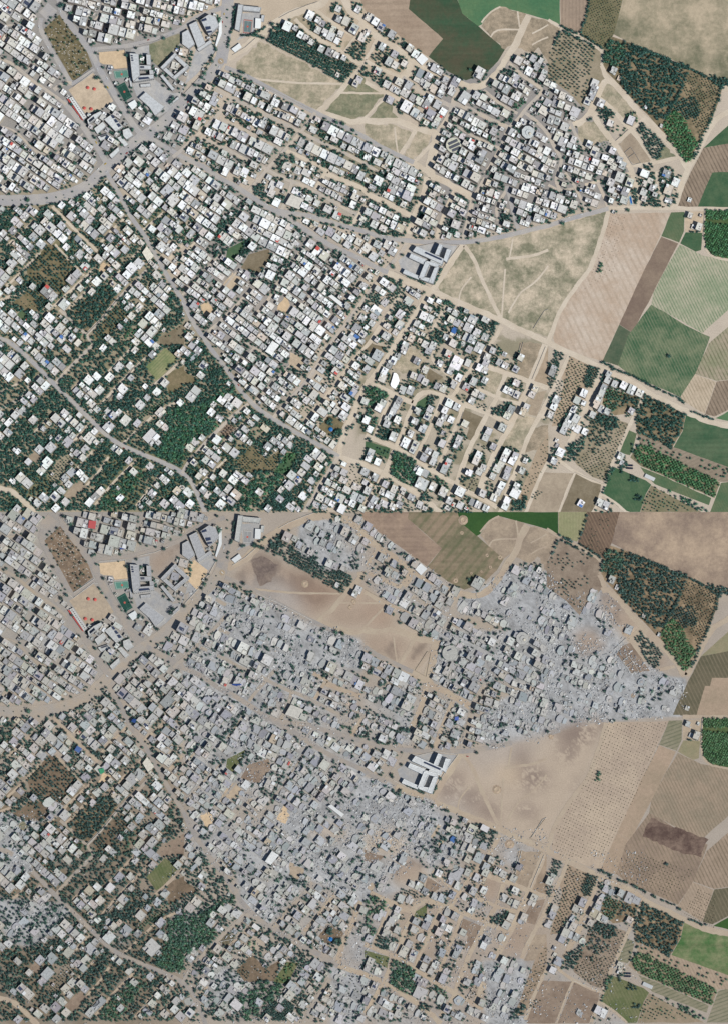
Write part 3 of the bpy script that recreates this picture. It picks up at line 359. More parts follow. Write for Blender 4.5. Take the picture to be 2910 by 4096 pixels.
 ('J 0,640 200,560 350,440 490,430 330,560 210,680 330,720 300,800 150,880 0,980',9.4,1,(5.5,8),1,None,.97), ('J 230,900 290,850 390,870 290,970 240,960',10,1,(5.5,8),1,None,.8), ('J 480,1080 620,930 740,1060 880,980 830,1170 560,1180',9.8,.72,(3,4.5),0,45,.5), ('J 830,1170 930,1010 1030,1010 930,1180',10,.7,(4,6),2,None,.8), ('J 490,1320 700,1190 900,1190 880,1290 720,1420 560,1530 540,1440',9.4,.92,(5.5,8),1,None,.9), ('J 720,1450 880,1290 1000,1400 930,1500 700,1500',8.5,1,(5.5,7),0,55,1), ('J 390,920 600,900 560,1000 420,1000',11,.85,(5,7),0,None,.6), ('J 560,820 720,740 740,850 640,890',12,.6,(4.5,6.5),1,None,.4), ('J 110,1010 210,1000 200,1090 120,1080',10.5,.95,(5,8),0,None,.85), ('J 300,1180 410,1070 420,1130 290,1260',10.5,.9,(5,7.5),0,None,.6), ('J 0,400 110,390 120,480 0,520',10.5,.95,(4.5,6.5),0,45,.8), ('J 160,340 260,330 240,400 170,390',11,1,(6,8),0,None,.6), ('J 920,310 990,240 1130,290 1080,360 1000,330',11,.85,(5,7),0,None,.8), ('J 840,240 910,240 910,290 850,290',10.5,1,(5,7),1,None,.6), ('J 1490,1120 1624,1170 1580,1290 1480,1320',12,.8,(2.8,4),3,62,.8), ('J 1240,340 1350,330 1320,440 1230,400',11,.8,(4,6),0,None,.3), ('J 1290,710 1350,700 1350,760 1290,760',9,1,(6,8),0,None,.9), ('J 1340,800 1430,790 1420,860 1350,850',9,1,(6,8),0,None,.9), ('J 1040,610 1150,590 1140,670 1070,660',11,.7,(3,4.5),1,45,.4),
 ('K 0,410 110,420 215,490 180,560 120,580 0,600',9.8,1,(5.5,8),1,None,.8), ('K 0,610 70,620 130,720 60,770',10,.95,(5.5,8),1,None,.7), ('K 120,780 320,770 300,860 200,900 95,870',10,.95,(5.5,8),0,None,.8), ('K 210,1180 250,1000 290,990 450,1080 470,1200 400,1310',9.8,.97,(5.5,8),1,None,.93), ('K 560,490 655,505 600,600 550,590',10,1,(5,7),0,62,.4), ('K 1130,610 1250,560 1330,600 1220,690 1120,670',10,.97,(5.5,7.5),0,None,.85), ('K 310,570 400,580 370,660 320,640',10.5,.8,(3.5,5),0,None,.9), ('K 330,350 460,370 450,420 340,400',9.5,.9,(3.5,5),0,25,.9), ('K 800,480 900,490 880,560 800,540',10.5,.8,(4,6),0,None,.7), ('K 960,560 1080,580 1060,640 970,600',10.5,.8,(3,4.5),0,62,.8), ('K 1310,1430 1440,1380 1400,1500 1290,1500',10,.97,(5.5,8),0,None,.8), ('K 620,1210 770,1310 740,1360 620,1250',10.5,.9,(5,7),1,None,.85), ('K 940,1230 1040,1240 980,1370 900,1330',11,.7,(3,4),3,62,.6), ('K 1070,1260 1150,1260 1130,1370 1060,1420',11,.7,(4,6),0,None,.6), ('K 90,960 220,980 180,1050 90,1030',11,.8,(3,5),1,25,.7), ('K 990,920 1080,930 1050,1010 980,1000',11,.7,(3.5,5),0,None,.6), ('K 880,830 980,840 950,890 870,870',11,.7,(4,6),0,None,.3), ('K 690,1040 800,1020 830,1090 690,1090',10.5,.95,(5,7.5),0,None,.8), ('K 500,1380 600,1370 590,1440 510,1430',10.5,.95,(5.5,8),0,None,.9), ('K 60,1290 260,1270 150,1450 50,1430',11,.7,(5,7),0,None,.5), ('K 360,1420 500,1400 480,1500 340,1500',11,.8,(3.5,6),0,None,.5), ('K 900,110 1020,90 980,190 910,170',10.5,.9,(4,6),0,62,.8), ('K 860,1390 960,1400 940,1460 860,1440',11,.9,(5,7),0,None,.6), ('K 850,1220 930,1210 900,1290 840,1270',11,.9,(5,7.5),0,None,.8), ('K 560,1100 640,1110 610,1160 550,1140',11,.5,(4,6),0,None,.6), ('K 440,830 520,850 500,920 440,900',10.5,.95,(5.5,7.5),0,None,.8), ('K 640,840 740,830 720,880 650,880',10.5,.9,(5,7),0,None,.9), ('K 690,770 820,740 760,830',11,.7,(4.5,6.5),0,None,.9),
 ('G 0,1090 150,1060 130,1190 60,1240 0,1210',10,.95,(4.5,6.5),0,62,.3), ('G 190,1080 340,1010 300,1100 200,1200',10,.95,(4.5,6.5),0,62,.1), ('G 280,1150 460,1190 390,1300 240,1230',9.8,.97,(4.8,6.5),0,62,.1), ('G 960,1310 1190,1350 1110,1500 970,1420',9.6,.95,(4.5,6),0,62,.9), ('G 960,1300 1190,1345 1180,1375 960,1335',9,1,(6,8),0,None,.8), ('G 1180,390 1270,350 1280,520 1210,530',10.5,.85,(5,7),0,70,.35), ('G 700,410 790,430 770,500 690,490',10.5,.85,(4,6),0,60,.6), ('G 560,190 640,180 640,220 560,240',10.5,.7,(2.5,3.5),1,60,.8), ('G 310,410 390,400 390,470 320,460',9.5,1,(6.5,8.5),0,None,.9), ('G 220,420 310,430 300,490 220,470',10,.9,(5.5,8),0,None,.8), ('G 0,390 70,410 80,480 0,510',10.5,.9,(5,7.5),0,None,.8), ('G 150,760 230,740 190,830 150,800',11,.8,(3,4),0,45,.4), ('G 750,480 790,470 790,590 760,580',9.5,1,(6,8),0,None,.7), ('G 270,240 340,230 340,300 280,300',10,.9,(5,8),0,None,.3), ('G 380,150 500,160 470,290 390,190',11,.7,(5,7),0,None,.3), ('G 80,150 180,170 170,220 90,210',11,.8,(4,6),0,None,.5), ('G 590,1430 700,1400 690,1490 570,1535 K 500,-20',10.5,.85,(5.5,8),0,None,.8), ('G 470,1270 580,1290 540,1370 470,1340',10.5,.85,(5,7.5),1,None,.3), ('G 640,1150 710,1180 690,1240 630,1210',11,.6,(4,6),1,None,.3),
]
HEDGES = ['B 470,60 450,250 420,330 400,440','B 520,320 620,320 760,230','D 110,235 190,280 270,305','D 400,30 340,180 285,290','D 110,290 40,430','D 140,285 330,380 430,430','D 290,300 500,450','H 0,0 1,1','L 480,200 640,280 800,340 950,430 1160,520 1250,580','A 1370,600 1390,690','A 1240,930 1330,1010 1400,1050','G 600,1000 690,850','G 330,900 540,1000','C 540,1110 630,1155','I 900,300 760,450','J 1380,30 1300,130','L 1290,650 1500,720']
TREE_SPOTS = 'A 540,60 630,120 560,50 860,700 780,290 840,330 590,750 540,780 470,500 180,100 1350,1000 1400,1060 1300,940 1240,920 1080,1010 1020,1000 640,930 700,1120 760,1300 800,1310 690,1290 1520,260 1460,345 1130,500 1520,910 1450,990 1540,880 B 215,620 200,660 175,695 255,520 300,450 265,550 20,855 115,765 160,770 240,790 870,250 800,220 720,340 690,330 640,320 660,320 330,180 520,645 545,655 1370,1095 1430,1105 1520,1165 E 540,40 520,30 350,100 250,250 C 930,625 770,1020 790,1100 900,1160 920,1180 690,1160 1180,1055 1100,760 1020,840 J 965,545 1310,720 1380,820 1400,810 H 130,465 720,345 G 600,580 330,740 250,850 240,830 1000,635 550,480 L 320,590 1090,150'
# districts that are filled with houses: outline, street angle (deg, down to the right), built share, garden share, house size range (photo px), max storeys
DISTRICTS = [
 ('A 10,10 500,10 440,120 370,220 430,380 580,650 500,780 600,930 800,1210 930,1430 900,1535 B 0,1000 A 880,1535 E 800,90 600,180 300,200 10,200',35,.93,.10,(22,38),5),
 ('A 500,10 1640,10 B 370,10 300,80 100,140 A 1624,240 1250,370 1100,395 820,420 700,280 560,120',15,.9,.10,(24,40),5),
 ('A 760,1060 1100,1000 1220,1190 1000,1420 960,1440 860,1270',33,.7,.2,(22,36),4),
 ('B 330,650 380,620 1200,1030 1040,1190 860,1340 700,1490 340,1535 0,1390 0,950 200,760',27,.84,.36,(26,40),5),
 ('B 1180,1010 1624,1225 C 250,1370 430,1460 560,1535 G 470,20 400,470 360,570 150,560 F 1600,500 900,340 600,160 880,1340',27,.72,.54,(25,38),4),
 ('F 220,-20 520,150 850,370 1300,660 1624,810 G 170,890 F 1540,1200 1370,1450 J 1240,120 1000,470 820,670 620,520 440,270 200,-20 F 30,1180 0,1150 0,0',37,.92,.32,(24,38),4),
 ('E 10,300 300,280 600,220 960,30 1050,200 1240,530 1400,800 1624,1150 1624,1540 10,1540',42,.72,.56,(24,37),3),
 ('E 1040,130 1200,0 1624,0 1624,1100 1420,760 1250,500 1100,220',40,.72,.5,(24,38),4), ('F -20,-60 330,80 100,400 0,900 -60,500',38,.7,.4,(24,38),4),
 ('I 10,10 1624,0 1624,1140 1300,1050 1000,900 500,400 60,20',42,.34,.8,(24,36),2), ('I 10,10 60,30 500,430 1000,920 1300,1060 1624,1200 1624,1550 10,1550',42,.45,.8,(24,36),3),
 ('J 0,0 190,20 440,330 600,560 800,710 1380,1050 1250,1280 1100,1530 0,1530',38,.46,.7,(25,38),3), ('J 820,700 1000,490 1350,20 1624,-60 1624,380 1480,760 1380,1030 1020,820',36,.74,.4,(25,38),4), ('G 350,1000 -20,1500 0,1100 180,870',36,.6,.5,(26,40),3), ('G 560,1060 340,1020 60,1500 260,1530',36,.62,.5,(26,38),3),
 ('G 590,1070 860,1190 1180,1330 1100,1535 260,1535',26,.5,.5,(24,34),3), ('J 1390,1050 1624,1130 K 560,1450 650,1535 J 1110,1535',27,.6,.4,(25,36),3),
 ('C 340,700 760,950 640,1160 480,1090 200,880 180,820',30,.85,.15,(25,38),4), ('C 410,600 560,550 830,740 770,940 520,820',30,.8,.25,(25,36),4),
 ('C 840,780 1080,790 1280,580 1500,500 1640,560 1640,1540 1050,1540 G 650,620 420,560 560,60 C 640,1180',29,.9,.3,(24,37),5), ('G 600,60 1064,40 900,580 640,610',22,.75,.3,(25,36),3),
 ('C 1060,1535 1640,1100 D 60,900 230,1000 300,1100 330,1290 700,1440 780,1556 H 800,150 830,310 540,320 300,390 0,465 G 1624,470 900,590 950,350',20,.92,.26,(23,34),4), ('D 0,760 140,820 280,1010 180,1140 0,1200',25,.9,.15,(23,34),4), ('H 840,20 1230,20 1140,300 840,310',22,.45,.6,(24,34),3),
 ('K 0,880 220,960 0,1420',25,.6,.5,(24,34),3), ('K 0,1470 130,1290 560,1450 640,1540 0,1540',25,.55,.6,(25,36),3), ('K 760,1380 830,1310 1160,1480 1100,1540 700,1540',25,.7,.4,(25,36),3),
]
# houses read one by one where they stand apart: tile, then x,y[,size]
HOUSES = 'K 110,145,82 285,150 250,190 215,225 170,285 150,350,66 460,195 530,270 430,325 490,345 530,380 640,420 690,440 780,405 400,455,70 330,450 350,55 340,100 560,105 600,55 530,45 780,40,66 735,130 660,215 810,210,96 755,280 910,210 830,340 1010,75,84 920,90 1080,160 1130,105 1070,210 1010,255 1060,275 1190,205 1240,235 1235,130,40 1380,165 1335,265 1060,365 960,380,66 895,425 975,480 1030,505 945,545 1340,390 1250,450 1295,470 1345,495 1510,440 1480,490 1430,605 1400,650,66 1260,680,66 1295,625 745,570,66 810,605 705,635 700,690 760,715 660,745 885,750 575,620 460,640 550,685 440,730 510,795,66 400,840 355,920,76 445,935 420,985 250,870,70 200,695 285,720 190,755 245,645 275,590 300,545 155,570,66 120,615,66 10,720,66 40,800 560,995 520,1055 620,1030 600,1090 680,930 830,890 810,940 735,1095 700,1160,66 690,830,40 1095,820 1070,870 1215,790,70 1135,955 1005,1030 980,1085 1045,1145 1010,1180 920,1190 1255,1010 1230,1060 1210,1100 1330,1040 1300,1090 1170,1150,70 1265,1165 1130,1220 1250,1220 1210,1300 1180,1360 1140,1410 1330,1370,80 1340,1310 1260,1430 1420,1080,46 1390,1170 1240,1490 1040,1375 840,1360,82 500,1290,100 600,1310,66 690,1360,72 480,1180 530,1190 460,1150 330,1350 85,1230 20,1350 80,1430 50,1470 300,1470 240,1490 480,1470 745,1440 840,1480 950,1450 1000,1475 50,1010 110,1090 30,1060 D 420,760,66 415,815,66 390,875,66 355,920,66 475,940,62 745,1095,70 560,1120,60 590,645,58 640,710,36 880,970,34 1020,1140,30 240,1020,86 230,1060 150,1150,76 130,870,66 45,785 370,1310 420,1375,76 440,1410 580,1370 560,1470 640,1450 670,1500 590,1510 90,1240,76 130,1290,70 230,1270 480,1510 H 565,100,66 645,55,76 735,100,70 570,165,60 600,205,40 695,185,66 685,255,70 870,105,50 920,80,50 965,130,40 860,185,56 865,240,48 935,150,50 1150,95,66 1085,165,76 1280,395,46 1375,390,24 1310,495,38 1360,500,56 590,360,30 1275,250,34 L 45,265,56 35,300,56 75,545,66 50,610,60 20,680 535,370,60 500,440 480,490 460,530 430,590,70 400,680 480,630 530,655 600,405,60 680,420,64 750,455,74 825,485,66 545,315,54 750,645,54 320,490,66 260,550 320,575,46 230,630 200,700 250,720,66 170,760,66 215,780 140,820,66 265,810 330,835,60 75,910,32 80,955,38 110,1020,76 50,1100,60 655,1055,64 665,1110,40 295,1480,56 465,1475,64 520,1500,64 C 35,160,66 90,205,60 140,250,66 15,295,56 235,315,60 150,425,60 395,440,56 445,490,66 260,490,60 210,560,64 345,575,54 265,590,60 110,640,66 615,615,62 660,650,54 560,690,64 510,740,60 545,770,54 600,800,64 710,720,60 800,735,70 770,780,64 690,790,56 765,830,64 665,845,64 300,740,64 250,800,60 285,820,54 190,760,60 355,830,76 420,880,60 475,910,68 385,770,66 575,885,60 640,940,66 540,940,64 690,1005,64 575,1030,78 650,1060,56 620,1110,58 365,960,84 440,1015,70 220,900,60 880,880,92 985,860,64 1010,660,86 1360,550,74 1450,640,70 1490,530,56 1570,700,60 1520,600,60 B 1135,145,74 1205,190,52 1245,215,52 935,245,72 1005,262,46 1205,275,60 1265,300,60 1340,270,54 1320,330,66 1375,370,52 1405,310,56 1385,85,54 1390,180,54 1455,200,70 1525,270,72 1560,90,60 1600,340,70 1050,320,58 1100,345,46 1145,385,50 1235,445,54 1310,475,64 1370,500,56 1435,525,46 1570,715,60 1540,755,54 1380,670,40 I 920,75,50 1160,235,60 1060,245,70 1470,390,60 1400,465,60 1430,650,70 1425,750,56 1350,870,110 1225,745,60 1120,720,74 1060,650,50 1010,680,60 965,640,60 970,780,78 800,880,90 605,910,80 650,860,50 715,785,60 690,1010,60 740,1055,56 420,1100,84 370,1170,70 640,1180,70 580,1235,66 615,1290,60 755,1240,60 900,1350,66 850,1400,60 800,1450,66 1590,130,56 E 420,1065,84 470,1110,74 575,1180,76 440,1200,56 295,1025,50 820,1070,56 720,1035,50 590,1040,52 690,910,66 640,960,76 1540,260,90 1490,170,90 760,840,66 1180,1060,50'
H_ANG = dict(K=26, D=24, H=22, L=27, C=31, B=28, I=42, E=42)
# how badly each quarter of the lower panel is hit, 0..1
DAMAGE = [(.06,'A2 -60,-60 1640,-60 1640,1560 -60,1560'),(.12,'E2 -60,-10 1640,-10 1640,1550 -60,1550'),(.22,'I2 -60,-10 1640,-10 1640,1560 -60,1560'),(.36,'J2 -60,-10 940,-10 940,900 -60,900'),(.36,'K2 -20,-10 940,-10 940,900 -20,900'),(.3,'L2 -20,-10 500,-10 500,900 -20,900'),(.5,'F2 0,0 1624,0 1624,900 1624,1535 0,1535'),(.5,'B2 60,600 1624,1120 1624,1560 0,1560'),
 (.8,'B2 430,860 760,760 1140,980 1400,1080 1624,1160 1624,1420 1300,1300 1000,1450 700,1250 500,1150'),(.6,'B2 1050,60 1640,60 1640,560 1250,540 1000,350'),(.45,'C2 0,60 400,350 800,680 760,940 600,1130 250,900 0,700'),(.55,'C2 620,1040 1624,1040 1624,1560 560,1560'),(.82,'C2 800,780 1100,640 1300,480 1640,560 1640,1100 1300,1040 1150,950 850,900'),(.86,'D2 -20,500 200,760 480,700 700,900 720,1250 1200,1560 -20,1560'),(.95,'H2 -20,-60 1250,-60 1230,290 540,320 -20,450'),(.6,'G2 0,0 550,0 420,560 0,560'),(.35,'G2 420,60 1000,60 900,600 400,600'),(.8,'G2 1000,330 1250,100 1640,-20 1640,480 1150,570 980,480'),
 (.96,'G2 0,850 250,880 560,1020 860,1180 780,1535 0,1560'),(.4,'G2 580,1200 1624,1300 1624,1560 560,1560'),(.8,'F2 1000,1150 1624,880 1624,1550 700,1550 800,1300'),(.62,'F2 0,1150 700,1200 1000,1150 900,1550 150,1550'),(.68,'J2 250,0 940,0 940,260 640,130 420,380 300,250'),(.75,'K2 -10,-10 420,-10 260,180 100,200 -10,100'),(.7,'I2 26,430 200,420 650,500 450,720 300,850 100,820'),(.8,'I2 -20,-10 250,-10 300,200 26,120'),(.65,'E2 -20,1180 300,1130 560,950 560,1150 300,1250 250,1550 -20,1550'),(.6,'A2 300,1050 520,1080 500,1290 380,1260'),(.7,'K2 600,560 800,560 800,880 620,880'),(.55,'J2 740,580 924,640 900,840 740,860'),(.6,'J2 130,560 330,640 260,790 130,780'),(0,'G2 260,560 850,600 600,1010 250,960'),(0,'A2 860,400 1640,380 1640,1000 1100,1000')]
L_EXTRA = [('burnt_field','H2 925,1200 1060,1262 1250,1330 1450,1395 1400,1480 1380,1560 1230,1530 1040,1450 850,1370','lburntpatch'),('scorched_ground','B2 610,430 700,385 860,470 790,620 690,660 640,540','lsoot'),('dark_fallow_strip','H2 1250,0 1430,0 1340,290 1190,280','lploughdk'),('ploughed_field','D2 1390,1310 1600,1215 1500,1400 1460,1570 1270,1560','lploughdk'),('stony_field','H2 1440,-60 1610,-60 1610,300 1335,290 1400,60','lstrip'),('sand_yard','B2 0,470 110,430 230,520 130,700 40,600','sandpit'),('sand_yard','F2 350,1000 430,880 530,930 480,1010','lsand')]
CRATERS = 'C2 868,72,30 855,185,14 1195,402,17 1108,490,13 1080,385,14 1030,530,10 940,545,10 800,610,18 1260,455,10 G2 1165,935,27 1278,1420,28 B2 1090,640,22 1520,800,18 1490,850,14 H2 25,470,17 765,100,14 D2 710,1080,30 1300,1320,20 I2 470,170,12'
LANDMARKS = [('round hall','C 780,1300'),('octagonal mosque','C 1450,1180'),('central school','G 560,800'),('north school','B 520,160'),('cemetery','A 600,420'),('football pitch','A 1110,815'),('red park pavilions','A 800,870'),('roundabout','B 343,545'),('long arcade','A 690,970'),('blue tent','J 1320,797'),('bright white shed','K 262,370'),('farmyard','H 1320,450'),('greenhouse','L 920,1240'),('swimming pool','H 745,250'),('walled dark orchard','D 900,800'),('large white shed','C 505,530'),('clinic roof panels','A 1010,1090'),('boulevard junction','A 965,1480'),('bare triangle','B 1000,720'),('green roof court','E 905,790'),('quad school','A 1550,590'),('stony field','H 700,900'),('sand pitch','A 1010,530'),('long grove','B 1100,460'),('blue-roofed house','G 785,1410'),('black-green grove','E 850,1220'),('brown gridded plot','J 400,800'),('row orchard','I 530,1150'),('pale crop plot','I 1450,200'),('striped plantation','J 800,1440'),('forked road','J 30,1190'),('boulevard bend','E 300,240'),('grassy lot','F 680,780'),('bare yard','J 1020,190'),('sandy square','K 1380,860'),('fan-shaped waste','G 1200,900'),('square orchard','G 1080,1400'),('square grove','K 330,1130'),('olive grove','D 200,600'),('grey school','A 1260,610'),('river of sand','C 560,1200'),('green field','C 900,400'),('dotted orchard','L 480,1000'),('oval bush patch','H 470,870'),('yard with sheds','L 300,650'),('fork of lanes','E 770,1440'),('street crossing','B 1060,1180'),('sand crossing','K 700,490'),('brown lot','K 940,800'),('twin greenhouses','F 1000,250'),('tree-lined lane','E 1350,200'),('white L-shaped block','F 250,1080'),('village corner','D 400,860'),('old town lane','G 1200,230'),('palm court','C 1360,900')]
# ================================================================== the ground
CELL = 6; GX0, GW = -240, 565
def ground(panel):
    gy0, gh = ((-240, 382) if panel == 0 else (SEAM, 382))
    off = (GX0, gy0); fb = fbm(gh, GW, 14, 5, 3 + panel); fb2 = fbm(gh, GW, 60, 4, 8 + panel); fb3 = fbm(gh, GW, 170, 2, 18)
    base = alb(196, 182, 166) if panel == 0 else alb(172, 160, 148)
    c = np.ones((gh, GW, 3)) * np.array(base)
    def paint(s, col, feather=3, amt=1.0, lo=None, fbx=fb):
        m = np.zeros((gh, GW)); mm = np.zeros((gh, GW), bool)
        poly = P(s, panel)
        if not poly: return
        ras_poly(mm, poly, True, CELL, off); m[mm] = 1
        if feather: m = blur(blur(m, feather), feather)
        if lo is not None: m = m * sstep(fbx, lo, lo + .12)
        m = (m * amt)[..., None]; c[:] = c * (1 - m) + np.array(alb(*col)) * m
    if panel == 0:
        for s in ('A -60,-60 1640,-60 1640,1540 B 1200,1020 700,1500 0,1500 E 900,30 10,240',): paint(s, (152, 149, 147), 4, .92)
        paint('E -60,200 960,30 1624,1130 J 1380,1050 1100,1600 -1700,1600', (150, 140, 116), 6, .75); paint('E -60,300 1624,300 1624,1535 I 1624,1600 -60,1600', (118, 118, 88), 5, .8, .48)
        paint('J 0,0 1380,1030 1100,1600 0,1600', (120, 118, 88), 5, .7, .5); paint('F 220,0 1624,800 J 820,690 0,-300', (156, 151, 148), 4, .9); paint('C 560,560 1624,560 D 800,1540 H 540,320 G 650,620', (150, 146, 144), 4, .95)  # last fill darkens the north-east town ground for shade in its alleys
        paint('B 700,1500 1200,1020 C 430,1450 G 540,40 380,560 F 850,340', (176, 167, 155), 4, .8); paint('B 700,1500 1200,1020 C 430,1450 G 540,40 380,560 F 850,340', (138, 134, 108), 3, .6, .54)
        paint('K -60,0 1640,0 1640,1560 -60,1560', (184, 172, 155), 5, .9); paint('K -60,-200 1640,0 1640,1560 -60,1560', (136, 130, 106), 2, .75, .5, fb2); paint('B 400,20 1624,20 C 560,520 340,700 B 1500,690 900,470', (196, 178, 156), 4, .8); paint('B 1000,60 1624,100 1624,600 900,470', (136, 130, 104), 3, .55, .52, fb2)
        paint('D 1490,480 1624,470 1624,800 1560,760 1400,660 1100,540 1250,600 1420,620', (226, 208, 182), 4, 1); paint('H -60,370 540,350 0,1500', (204, 186, 164), 4, .8)
        paint('G 1130,770 1360,780 1400,870 1250,920 1120,870', (214, 198, 176), 4, 1)
    else:
        sv = blur(blur(SEV, 5), 5)[::3, ::3]; yy = np.clip(((np.arange(gh) * CELL + gy0 - SEAM) / 6).astype(int), 0, sv.shape[0] - 1); xx = np.clip(((np.arange(GW) * CELL + GX0) / 6).astype(int), 0, sv.shape[1] - 1)
        s = sv[yy][:, xx]
        g = sstep(s + (fb - .5) * .7, .28, .62)[..., None]
        paint('I2 -60,-700 1640,-700 1640,1600 -60,1600', (142, 128, 112), 6, .7); paint('A2 -60,-60 1640,-60 1640,1540 -60,1540', (162, 156, 150), 6, .9); paint('E -60,400 1624,400 1624,1535 I 1624,1600 -60,1600', (118, 106, 88), 5, .7, .5); paint('J2 -60,300 500,300 700,880 -60,880', (140, 120, 104), 5, .7, .5); paint('K2 -60,-200 940,0 940,900 -60,900', (172, 155, 139), 6, .8); paint('K2 0,0 924,0 924,880 0,880', (158, 142, 128), 3, .6, .54, fb2)
        c[:] = c * (1 - g * .9) + (np.array(alb(175, 176, 178)) * (.66 + .5 * fb2 + .3 * (np.random.default_rng(5).random((gh, GW)) - .5) + .5 * (fb3 - .5))[..., None]) * g * .9
        for s_ in ('G2 560,640 700,900 1100,1200 900,1200 620,1060','B2 440,520 620,440 1624,720 1624,1100 1100,960','C2 0,700 240,800 280,980 600,1130 540,1535 0,1200','F2 360,980 560,930 460,1000 380,1060','G2 0,1280 330,1300 400,1535 0,1535','D2 560,880 720,860 1060,1250 900,1400 600,1050','K2 130,60 330,80 330,180 150,190','F2 1100,1260 1450,1250 1500,1400 1150,1350','J2 320,440 430,440 380,520 330,500'): paint(s_, (192, 174, 154), 4, .85)
        for nm_, s_, k_ in F_UP:
            if k_ in ('waste', 'wasteg', 'waste2'): paint(s_, (182, 164, 146) if k_ == 'waste2' else (168, 148, 131), 3, .85); paint(s_, (134, 119, 108), 2, .75, .52, fb * .55 + fb2 * .45)
        paint('G2 900,600 1640,480 H2 330,300 G2 1300,800 1000,820', (170, 164, 162), 7, .7); paint('G2 700,900 1000,1000 1000,1200 700,1180', (172, 166, 164), 6, .7); paint('B2 500,600 1000,640 1150,980 700,800', (172, 166, 162), 6, .75)  # soft grey veils of drifting dust and smoke painted into the ground colour
        paint('G2 640,960 1040,640 1640,480 H2 540,330 380,860 0,1480 G2 1480,1430 900,1200', (190, 172, 153), 6, .6)
        for s_ in ('G2 1300,700 1520,720 1660,820 1600,930 1440,960 1320,870', 'G2 640,980 800,760 900,840 760,1040', 'H2 60,420 480,340 400,520 120,560', 'G2 880,930 1060,950 1020,1090 840,1080', 'G2 950,1050 1190,1070 1200,1240 1040,1200', 'G2 1320,1070 1540,1090 1530,1210 1350,1160', 'G2 1330,560 1460,590 1440,700 1330,690', 'H2 80,560 260,540 300,680 120,700', 'H2 200,340 420,420 300,560 200,480', 'H2 240,860 300,840 260,980 190,960'): paint(s_, (140, 123, 113), 4, .9, .34, fb2 * .55 + fb3 * .3 + .15 * np.random.default_rng(9).random((gh, GW)))
        paint('B2 900,520 1420,680 1400,800 1150,860 950,640', (146, 122, 106), 5, .8); paint('C2 0,800 200,830 230,980 0,1020', (168, 144, 126), 4, .7); paint('D2 1480,460 1624,440 1624,760 1540,730 1380,640 1240,600', (204, 184, 158), 4, 1); paint('G2 1150,740 1400,740 1380,900 1180,900', (192, 172, 150), 4, .9)
    nx, ny = GW, gh
    X = ((np.arange(nx) * CELL + GX0) - 1455) * S; Y = (2048 - (np.arange(ny) * CELL + gy0)) * S
    if panel == 0: Y[-1] = 0 if abs(Y[-1]) < 4 else Y[-1]
    gx, gy = np.meshgrid(X, Y); V = np.stack([gx.ravel(), gy.ravel(), np.zeros(nx * ny)], 1)
    i = (np.arange(ny - 1)[:, None] * nx + np.arange(nx - 1)[None, :]).ravel()
    F = np.stack([i, i + nx, i + nx + 1, i + 1], 1)
    me = bpy.data.meshes.new('ground'); me.vertices.add(len(V)); me.vertices.foreach_set('co', V.astype(np.float32).ravel())
    me.loops.add(F.size); me.loops.foreach_set('vertex_index', F.astype(np.int32).ravel()); me.polygons.add(len(F)); me.polygons.foreach_set('loop_start', np.arange(0, F.size, 4, dtype=np.int32)); me.update(calc_edges=True)
    at = me.attributes.new('Col', 'FLOAT_COLOR', 'POINT'); at.data.foreach_set('color', np.concatenate([c, np.ones((gh, GW, 1))], 2).astype(np.float32).ravel())
    me.materials.append(M_GRD); o = bpy.data.objects.new('ground', me); COL.objects.link(o); kind(o, 'structure')
SEV = np.full((RH, RW), .1)
for val, s in DAMAGE:
    ras_poly(SEV, P(s, 1), val, 2.0, (0, SEAM))
SEV = blur(SEV, 6)
def sev(u, v): return SEV[min(max(int((v - SEAM) / 2), 0), RH - 1), min(max(int(u / 2), 0), RW - 1)]
ground(0); ground(1)
mb = MB(); mb.face([(-9000, -9000, -.5), (9000, -9000, -.5), (9000, 9000, -.5), (-9000, 9000, -.5)], alb(186, 170, 150)); kind(mb.build('plain', M_GRD), 'structure')
# ------------------------------------------------------------------ sheets: plots and roads, each on its own level where they cross
LEV = []
def level(pts, base, step=.02):
    x0, y0 = min(p[0] for p in pts), min(p[1] for p in pts); x1, y1 = max(p[0] for p in pts), max(p[1] for p in pts)
    used = {l for (a, b, c, d, l, bb) in LEV if bb == base and a <= x1 and c >= x0 and b <= y1 and d >= y0}
    l = 0
    while l in used: l += 1
    LEV.append((x0, y0, x1, y1, l, base)); return base + l * step
def jitter(poly, step=18, amp=2.2):
    out = []
    for i in range(len(poly)):
        a, b = poly[i - 1], poly[i]; L = math.hypot(b[0] - a[0], b[1] - a[1]); n = max(1, int(L / step))
        for k in range(n):
            t = k / n; e = amp if k else amp * .3; out.append((a[0] + t * (b[0] - a[0]) + rnd(-e, e), a[1] + t * (b[1] - a[1]) + rnd(-e, e)))
    return out
from mathutils.geometry import tessellate_polygon
def sheet(name, poly, m, z):
    pts = [W(*p) for p in poly]; v = [(x, y, z) for x, y in pts]
    tri = tessellate_polygon([[Vector(q) for q in v]]); me = bpy.data.meshes.new(name)
    f = []
    for a, b, c in tri:
        cr = (pts[b][0] - pts[a][0]) * (pts[c][1] - pts[a][1]) - (pts[b][1] - pts[a][1]) * (pts[c][0] - pts[a][0])
        f.append((a, b, c) if cr > 0 else (a, c, b))
    me.from_pydata(v, [], f); me.materials.append(m); o = bpy.data.objects.new(name, me); COL.objects.link(o); return kind(o, 'structure')
FM = {}
def fmat(k):
    if k not in FM: FM[k] = field_mat('soil_' + k, **MATS[k])
    return FM[k]
OCC = [np.zeros((RH, RW), bool), np.zeros((RH, RW), bool)]     # what is taken: no house may stand there
FREE = [np.zeros((RH, RW), bool), np.zeros((RH, RW), bool)]
